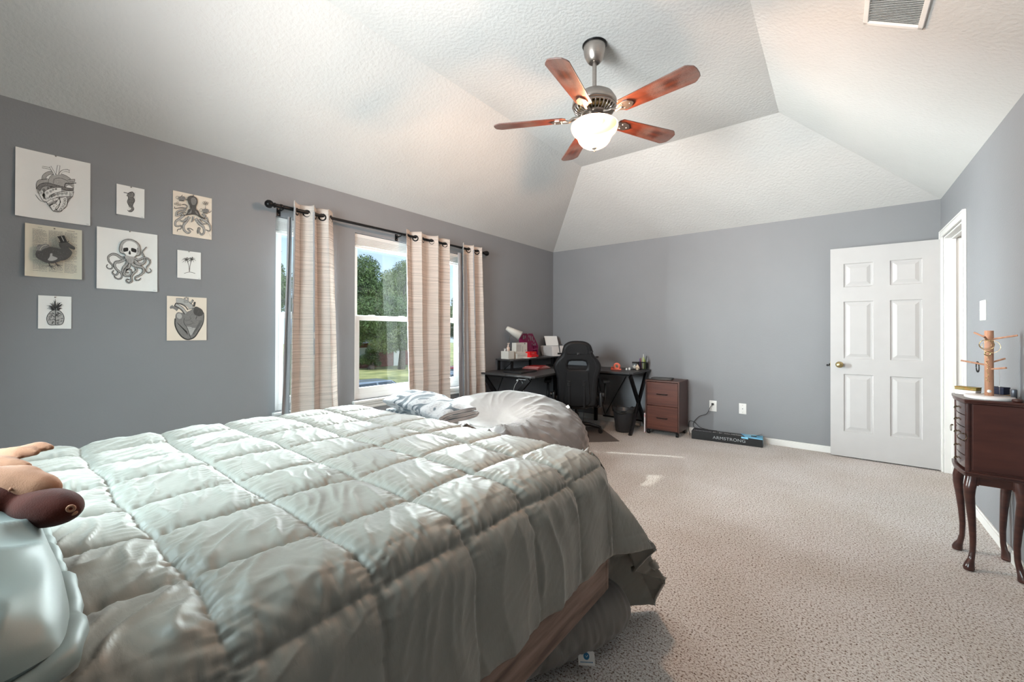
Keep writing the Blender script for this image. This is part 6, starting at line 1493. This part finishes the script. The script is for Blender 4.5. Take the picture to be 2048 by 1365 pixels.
b = B(); b.box((CL / 2 - .085, 0, CH + .0012), (.05, .045, .001)); b.box((CL / 2 - .07, .018, CH + .0012), (.03, .02, .001)); b.ob('picture', M_['carton_black'], tv)
b = B(); b.box((CL / 2 - .035, .055, CH + .012), (.06, .05, .002), rot=(math.radians(-12), math.radians(-24), 0)); b.ob('open_flap', M_['carton_black'], tv)
# ---------------------------------------------------------------- jewellery armoire
M_['cherry'] = wood('dark_cherry_wood', (0.030, 0.009, 0.007, 1), (0.062, 0.020, 0.014, 1), 3, (2, 2, 12), .32, coat=.3)
M_['cherry_side'] = wood('cherry_side_panel', (0.040, 0.011, 0.008, 1), (0.065, 0.020, 0.014, 1), 2.5, (2, 2, 10), .35, coat=.2)
M_['cherry_front'] = wood('sheened_cherry_drawers', (0.045, 0.020, 0.018, 1), (0.075, 0.034, 0.030, 1), 3, (2, 2, 12), .22, coat=.6)
AX0, AX1, AY0, AY1 = .532, .728, 3.125, 3.395
ar = thing('jewelry_armoire', 'dark cherry jewellery cabinet with small drawers on four curved legs', 'cabinet', ((AX0 + AX1) / 2, (AY0 + AY1) / 2, 0))
hx, hy = (AX1 - AX0) / 2, (AY1 - AY0) / 2
ZB, ZTp = .505, .872
b = B(); b.bx(-hx + .012, hx, -hy + .008, hy - .008, ZB, ZTp - .012); b.ob('body', M_['cherry'], ar, bevel=.003)
b = B(); b.bx(-hx + .020, hx - .004, -hy + .002, -hy + .010, ZB + .012, ZTp - .016); b.ob('side_panel', M_['cherry_side'], ar, bevel=.002)
b = B(); b.bx(-hx + .020, hx - .004, hy - .010, hy - .002, ZB + .012, ZTp - .016); b.ob('side_panel', M_['cherry_side'], ar, bevel=.002)
def bow(y): return -hx + .004 - .014 * math.cos(y / hy * pi / 2)
poly = [(hx, -hy - .010), (hx, hy + .010)] + [(bow(y * .98) - .016, y * 1.07) for y in np.linspace(hy, -hy, 13)]
b = B(); b.prism(poly[::-1] if False else poly, ZTp - .004, ZTp + .008); b.prism([(x * .985 + .001, y * .97) for x, y in poly], ZTp - .014, ZTp - .004); b.ob('lid', M_['cherry'], ar, bevel=.003)
b = B(); b.prism(poly, ZB - .010, ZB + .003); b.prism([(x * .985 + .001, y * .97) for x, y in poly], ZB - .020, ZB - .010); b.ob('moulding', M_['cherry'], ar, bevel=.003)
# drawers with bowed fronts
zsq = [ZB + .010, .582, .655, .728, .792, ZTp - .018]
for k in range(5):
    z0, z1 = zsq[k] + .002, zsq[k + 1] - .002; b = B(); ys_ = np.linspace(-hy + .026, hy - .026, 9)
    pf = [(bow(y) + .0, y) for y in ys_]; pb2 = [(-hx + .016, y) for y in ys_[::-1]]
    b.prism((pf + pb2)[::-1], z0, z1); d = b.ob('drawer', M_['cherry_front'], ar, bevel=.0015)
    zc = (z0 + z1) / 2; q = B(); x0_ = bow(0) - .001
    q.cyl((x0_, -.012, zc), (x0_ - .008, -.012, zc), .003, n=8); q.cyl((x0_, .012, zc), (x0_ - .008, .012, zc), .003, n=8); q.tube([(x0_ - .008, -.013, zc), (x0_ - .012, -.008, zc - .009), (x0_ - .013, .008, zc - .009), (x0_ - .008, .013, zc)], .0022, 8)
    q.ob('pull', mat('aged_brass', (.14, .10, .06), .35, .9) if k == 0 else bpy.data.materials['aged_brass'], d)
for s_ in (-1, 1):
    b = B(); b.cyl((-hx + .006, s_ * (hy - .014), ZB), (-hx + .006, s_ * (hy - .014), ZTp - .012), .011, n=14); b.ob('corner_post', M_['cherry'], ar)
    b = B(); b.cyl((-hx - .008, s_ * (hy - .004), .70), (-hx - .016, s_ * (hy - .004), .70), .004, n=8); b.torus((-hx - .017, s_ * (hy - .004), .683), .017, .0015, 'Y' if s_ < 0 else 'X', 20, 6); b.ob('door_ring', bpy.data.materials['aged_brass'], ar)
b = B(); b.bx(-hx + .02, hx - .01, -hy + .014, -hy + .026, ZB - .062, ZB - .018); b.bx(-hx + .02, hx - .01, hy - .026, hy - .014, ZB - .062, ZB - .018); b.bx(hx - .02, hx - .008, -hy + .02, hy - .02, ZB - .062, ZB - .018)
pr_ = [(-hy + .03, ZB - .02), (hy - .03, ZB - .02), (hy - .03, ZB - .062), (hy - .055, ZB - .05), (hy - .09, ZB - .035), (0, ZB - .042), (-hy + .09, ZB - .035), (-hy + .055, ZB - .05), (-hy + .03, ZB - .062)]
b.prism(pr_, 0, .012, M=Matrix(((0, 0, 1, -hx + .006), (1, 0, 0, 0), (0, 1, 0, 0), (0, 0, 0, 1)))); b.ob('apron', M_['cherry'], ar)
def cab_leg(sx, sy):
    # cabriole: knee bulges outwards, ankle tucks in, pad foot turns out
    prof = [(.500, .0, .023, 1), (.462, .006, .024, 1), (.425, .016, .023, 0), (.385, .018, .0205, 0), (.32, .010, .0175, 0), (.24, .002, .0145, 0), (.16, -.003, .0125, 0), (.095, -.001, .0115, 0), (.055, .008, .013, 0), (.030, .018, .019, 0), (.014, .022, .022, 0), (.003, .022, .020, 0)]
    P = np.array(prof); 
    b = B(); pts = []; rr = []
    d = Vector((sx, sy, 0)).normalized()
    zz = np.linspace(0, len(prof) - 1, 40)
    for t in zz:
        i = min(int(t), len(prof) - 2); f = t - i; f = f * f * (3 - 2 * f); q = P[i] * (1 - f) + P[i + 1] * f
        pts.append(Vector((sx * (hx - .022), sy * (hy - .022), q[0])) + d * q[1]); rr.append(q[2])
    b.tube(pts, rr, 16); b.bx(sx * (hx - .022) - .019, sx * (hx - .022) + .019, sy * (hy - .022) - .019, sy * (hy - .022) + .019, .44, .488)
    return b.ob('leg', M_['cherry'], ar)
for sx in (-1, 1):
    for sy in (-1, 1): cab_leg(sx, sy)
# ---------------------------------------------------------------- things on the armoire
ZA = ZTp + .008
M_['beech'] = wood('pale_beech', (.40, .20, .12, 1), (.56, .30, .19, 1), 4, (14, 14, 1.2), .5)
M_['marble'] = mat('white_marble', (.74, .72, .71), .3, var=.05, scale=10)
M_['gold'] = mat('pale_gold', (.62, .46, .24), .22, 1.0)
st = thing('jewelry_stand', 'beech peg stand for bracelets on a round white base', 'jewellery stand', (.628, 3.225, ZA))
B().lathe([(0, 0), (.088, 0), (.090, .003), (.090, .013), (.087, .016), (0, .016)], 48).ob('base', M_['marble'], st)
B().lathe([(0, .016), (.0165, .016), (.0165, .352), (.0150, .354), (0, .354)], 28).ob('post', M_['beech'], st)
def peg(z, ang, L_, rise):
    c_, s_ = math.cos(math.radians(ang)), math.sin(math.radians(ang)); b = B(); b.cyl((c_ * .012, s_ * .012, z), (c_ * L_, s_ * L_, z + rise), .0045, n=12); b.ob('peg', M_['beech'], st); return (c_ * L_, s_ * L_, z + rise)
# screen right is about (0.79,-0.62) from here, towards the viewer about (-0.1,-1)
peg(.310, -28, .098, .020); peg(.318, 152, .055, .026); peg(.300, -115, .075, .026); peg(.175, 165, .10, .018); peg(.190, 15, .06, .02); peg(.155, -60, .085, .012)
B().lathe([(0, 0), (.008, 0), (.008, .001), (0, .001)], 16, M=T(-.003, -.0166, .040, pi / 2)).ob('round_sticker', M_['white_plastic'], st)
bx_, by_ = .628, 3.225
def ringo(name, label, cat, c, R, r, rot, m, group=None):
    b = B(); b.torus((0, 0, 0), R, r, 'Y', 32, 8); o = b.ob(name, m); o.location = (bx_ + c[0], by_ + c[1], ZA + c[2]); o.rotation_euler = rot; tag(o, label, cat, group); return o
ringo('bangle', 'thin gold bangle hanging highest in front of the peg stand post', 'bracelet', (-.020, -.040, .283), .022, .0011, (0, 0, math.radians(8)), M_['gold'])
ringo('bangle', 'thicker pale gold bangle hanging just below the highest one', 'bracelet', (-.018, -.052, .281), .026, .0016, (.15, 0, math.radians(-6)), M_['gold'])
ringo('bangle', 'widest thin gold bangle, hanging to the right of the peg stand post', 'bracelet', (-.002, -.048, .272), .032, .0008, (-.1, 0, math.radians(-20)), M_['gold'])
ch_ = thing('charm_bracelet', 'gold charm bracelet with a round charm dangling down the front of the post', 'bracelet', (bx_ - .012, by_ - .035, ZA + .235))
b = B(); b.torus((0, 0, 0), .010, .0028, 'Y', 18, 8); b.ob('charm', M_['gold'], ch_)
b = B()
for k in range(16): b.ell((.004 * math.sin(k * 1.3), .003 * math.cos(k), -.016 - k * .0085), (.0032, .0032, .0032), 8)
b.ob('bead_strand', M_['gold'], ch_)
bd = thing('bead_bracelet', 'black bead bracelet hung on the lower left peg of the stand', 'bracelet', (bx_ - .038, by_ + .012, ZA + .162))
M_['black_bead'] = mat('black_bead', (.012, .010, .010), .2)
b = B()
for k in range(22):
    a = 2 * pi * k / 22; b.ell((.005 * math.cos(a), .004 * math.sin(a), .026 * math.sin(a)), (.0035, .0035, .0035), 8)
b.ob('beads', M_['black_bead'], bd)
fc_ = thing('fine_chain', 'very fine silver chain with a small bead hanging from the right lower peg', 'necklace', (bx_ + .025, by_ - .050, ZA + .155))
b = B(); b.tube([(0, 0, 0), (.001, 0, -.05), (0, 0, -.10), (.001, 0, -.130)], .0006, 6); b.ob('chain', M_['steel'], fc_); b = B(); b.ell((0, 0, -.085), (.003, .003, .003), 8); b.ob('bead', M_['white_plastic'], fc_)
def bxo(name, label, loc, d, rz, m, cat='box'):
    t = thing(name, label, cat, loc, rz); h = d[2]
    B().rbox((0, 0, h * .36), (d[0], d[1], h * .72 - .001), .002).ob('box_body', m, t); B().rbox((0, 0, h * .86), (d[0] + .002, d[1] + .002, h * .28), .002).ob('box_lid', m, t); return t
M_['olive_gold'] = mat('olive_gold_floral', (.16, .14, .02), .4, var=0, scale=90, col2=(.30, .16, .03, 1), contrast=(.4, .6))
bxo('jewelry_box', 'long white box under the olive and gold patterned box', (.575, 3.355, ZA), (.085, .05, .026), math.radians(-35), M_['marble'])
bxo('jewelry_box', 'flat olive and gold patterned box on top of the white box', (.575, 3.355, ZA + .0265), (.088, .052, .018), math.radians(-33), M_['olive_gold'])
bxo('jewelry_box', 'flat tan box under the navy box behind the peg stand', (.680, 3.335, ZA), (.088, .06, .016), math.radians(-38), M_['tan'])
bxo('jewelry_box', 'navy blue box on the tan box behind the peg stand', (.678, 3.335, ZA + .0165), (.072, .055, .038), math.radians(-36), mat('navy_velvet', (.006, .010, .035), .7))
o = B().lathe([(0, 0), (.011, 0), (.011, .052), (.009, .056), (0, .056)], 20).ob('lipstick_tube', mat('grey_metal_tube', (.10, .11, .13), .3, .6)); o.location = (.712, 3.225, ZA); tag(o, 'small upright grey tube at the right end of the cabinet top', 'cosmetic tube')
o = B().lathe([(0, 0), (.016, 0), (.020, .006), (.018, .014), (.006, .018), (0, .018)], 20).ob('dish', M_['cherry']); o.location = (.705, 3.140, ZA); tag(o, 'little dark domed trinket dish at the near right corner of the cabinet top', 'dish')
# ---------------------------------------------------------------- outdoors, one storey down
GZ = -2.9
M_['lawn'] = mat('dry_lawn', (.20, .24, .07), .95, var=.3, scale=.6, col2=(.42, .40, .16, 1))
M_['asphalt'] = mat('street_asphalt', (.22, .22, .22), .9, var=.1)
struct(B().bx(-140, XL - 1.5, -70, 110, GZ - .2, GZ).ob('ground', M_['lawn']))
st_ = B().bx(-24, -17, -60, 100, GZ, GZ + .02).ob('street', M_['asphalt']); struct(st_)
M_['leaf_a'] = mat('green_leaves', (.045, .10, .025), .6, var=.5, scale=1.2, col2=(.13, .20, .06, 1))
M_['leaf_b'] = mat('pale_green_leaves', (.10, .16, .04), .6, var=.5, scale=1.2, col2=(.24, .30, .12, 1))  # lighter green for the paler trees
M_['bark'] = mat('grey_bark', (.16, .13, .11), .9, bump=.6, bscale=20, var=.3)
def tree(name, label, x, y, h, cr, seed, leaf, trunk_h=.35, n=90000, lsz=.075, gz=GZ, group=None):
    r = np.random.RandomState(seed); t = thing(name, label, 'tree', (x, y, gz), group=group)
    b = B(); b.tube([(0, 0, 0), (.1, .05, h * .15), (0, .1, h * trunk_h), (-.1, 0, h * .7)], [.42, .32, .26, .08], 12)
    blobs = []
    for k in range(16):
        a = r.uniform(0, 2 * pi); rr = r.uniform(.1, .75) * cr; z = h * r.uniform(trunk_h + .08, .92); rr *= 1 - .6 * max(0, (z / h - .6) / .4)
        s_ = cr * r.uniform(.26, .46) * (1 - .35 * max(0, z / h - .6)); blobs.append((rr * math.cos(a), rr * math.sin(a), z, s_))
        b.tube([(0, .05, h * trunk_h * r.uniform(.7, 1.2)), (rr * .5 * math.cos(a), rr * .5 * math.sin(a), z * .8), (rr * math.cos(a), rr * math.sin(a), z)], [.12, .07, .02], 6)
    b.ob('trunk', M_['bark'], t)
    w_ = np.array([q[3] ** 2 for q in blobs]); idx = r.choice(len(blobs), n, p=w_ / w_.sum()); Bl = np.array(blobs)[idx]
    d = r.normal(size=(n, 3)); d /= np.linalg.norm(d, axis=1, keepdims=True); rad = Bl[:, 3:4] * r.uniform(.45, 1.08, (n, 1))
    c = Bl[:, :3] + d * rad * np.array([1, 1, .85])
    e1 = r.normal(size=(n, 3)); e1 /= np.linalg.norm(e1, axis=1, keepdims=True); e2 = np.cross(e1, d + .6 * r.normal(size=(n, 3))); e2 /= np.linalg.norm(e2, axis=1, keepdims=True)
    s_ = lsz * r.uniform(.6, 1.3, (n, 1)); V = np.stack([c - e1 * s_, c - e2 * s_ * .5, c + e1 * s_, c + e2 * s_ * .5], 1).reshape(-1, 3)
    me = bpy.data.meshes.new('crown'); me.vertices.add(n * 4); me.vertices.foreach_set('co', V.reshape(-1).astype(np.float32)); me.loops.add(n * 4); me.loops.foreach_set('vertex_index', np.arange(n * 4, dtype=np.int32)); me.polygons.add(n); me.polygons.foreach_set('loop_start', np.arange(n, dtype=np.int32) * 4); me.update(calc_edges=True); me.materials.append(leaf)
    o = bpy.data.objects.new('crown', me); COL.objects.link(o); o.parent = t
    return t
tree('shade_tree', 'big spreading tree with a thick trunk, left half of the middle window', -32.8, 19.6, 10.6, 4.3, 1, M_['leaf_a'], .28, lsz=.085)
tree('leafy_tree', 'dense green tree at the right half of the middle window', -37.5, 28.2, 12.4, 4.9, 2, M_['leaf_b'], .2, lsz=.095)
tree('leafy_tree', 'tall green tree seen through the left window', -31.5, 11.6, 10.9, 2.9, 3, M_['leaf_a'], .3)
tree('leafy_tree', 'paler green tree seen through the right window', -33.0, 34.0, 9.6, 3.2, 4, M_['leaf_b'], .2)
tree('leafy_tree', 'darker tree standing behind the big spreading tree', -58.5, 29.5, 12.5, 5.2, 5, M_['leaf_a'], .2, lsz=.13, n=60000)
# brick house across the street
M_['brick'] = mat('red_brick_wall', (.20, .075, .055), .85, var=.3, scale=4)
M_['roof'] = mat('grey_shingle_roof', (.15, .145, .14), .9, var=.2)
hs = thing('house', 'red brick house across the street behind the big tree', 'house', (-46, 31, GZ), math.radians(0))
B().bx(-4, 4, -7, 7, 0, 2.9).ob('brick_wall', M_['brick'], hs)
b = B(); b.add([(-4.6, -7.6, 2.8), (4.6, -7.6, 2.8), (4.6, 7.6, 2.8), (-4.6, 7.6, 2.8), (0, -4.5, 5.0), (0, 4.5, 5.0)], [(0, 1, 4), (1, 2, 5, 4), (2, 3, 5), (3, 0, 4, 5), (0, 3, 2, 1)]); b.ob('roof', M_['roof'], hs)
for y in (-4.2, 3.5): B().bx(4.0, 4.06, y - .9, y + .9, .9, 2.3).ob('window', M_['vinyl'], hs)
B().bx(4.0, 4.08, -.6, .6, 0, 2.2).ob('door', M_['trim'], hs)
# shrubs
tree('round_shrub', 'small dark round shrub in front of the brick house', -40.2, 26.2, 2.6, 1.3, 6, M_['leaf_a'], .1, n=9000, lsz=.07)
# vehicles in the street
M_['silver'] = mat('silver_car_paint', (.30, .33, .36), .25, .6, var=.02); M_['carred'] = mat('dark_red_car_paint', (.25, .02, .02), .25, .3); M_['carglass'] = mat('dark_car_glass', (.04, .05, .06), .08); M_['tyre'] = mat('tyre_rubber', (.02, .02, .02), .8)
def car(label, x, y, rz, paint, van=False):
    t = thing('parked_car', label, 'car', (x, y, GZ + .02), rz)
    hw2 = .9; body = [(-2.3, .35), (2.3, .35), (2.32, .75), (2.15, .92), (1.2, 1.0), (.55, 1.5), (-1.5 if not van else -2.15, 1.56), (-2.2, 1.02), (-2.34, .8)]
    n = len(body); b = B()
    def wd(z): return hw2 if z < 1.05 else hw2 - (z - 1.05) * .42
    b.add([(x_, -wd(z_), z_) for x_, z_ in body] + [(x_, wd(z_), z_) for x_, z_ in body], [tuple(range(n)), tuple(range(n, 2 * n))[::-1]] + [(k, n + k, n + (k + 1) % n, (k + 1) % n) for k in range(n)])
    b.ob('body', paint, t, bevel=.06, seg=3)
    g = B()
    for s_ in (-1, 1):
        for x0_, x1_, xt0, xt1 in ((-.35, .95, -.35, .50), (-1.75, -.45, -1.45, -.45)):
            g.add([(x0_, s_ * .915, 1.03), (x1_, s_ * .915, 1.03), (xt1, s_ * .735, 1.46), (xt0, s_ * .735, 1.46)], [(0, 1, 2, 3)])
    g.add([(1.22, -.78, 1.05), (1.22, .78, 1.05), (.66, .68, 1.45), (.66, -.68, 1.45)], [(0, 1, 2, 3)]); g.ob('windows', M_['carglass'], t)
    for x_ in (-1.4, 1.4):
        for s_ in (-1, 1): B().cyl((x_, s_ * .72, .33), (x_, s_ * .93, .33), .33, n=24).ob('wheel', M_['tyre'], t)
    return t
car('silver car parked in the street below the middle window', -19.4, 12.9, math.radians(92), M_['silver'], True)
car('second silver car parked further along the street, right part of the middle window', -19.4, 18.6, math.radians(90), M_['silver'])
car('dark red car in the street seen at the bottom of the right window', -22.3, 21.6, math.radians(90), M_['carred'])
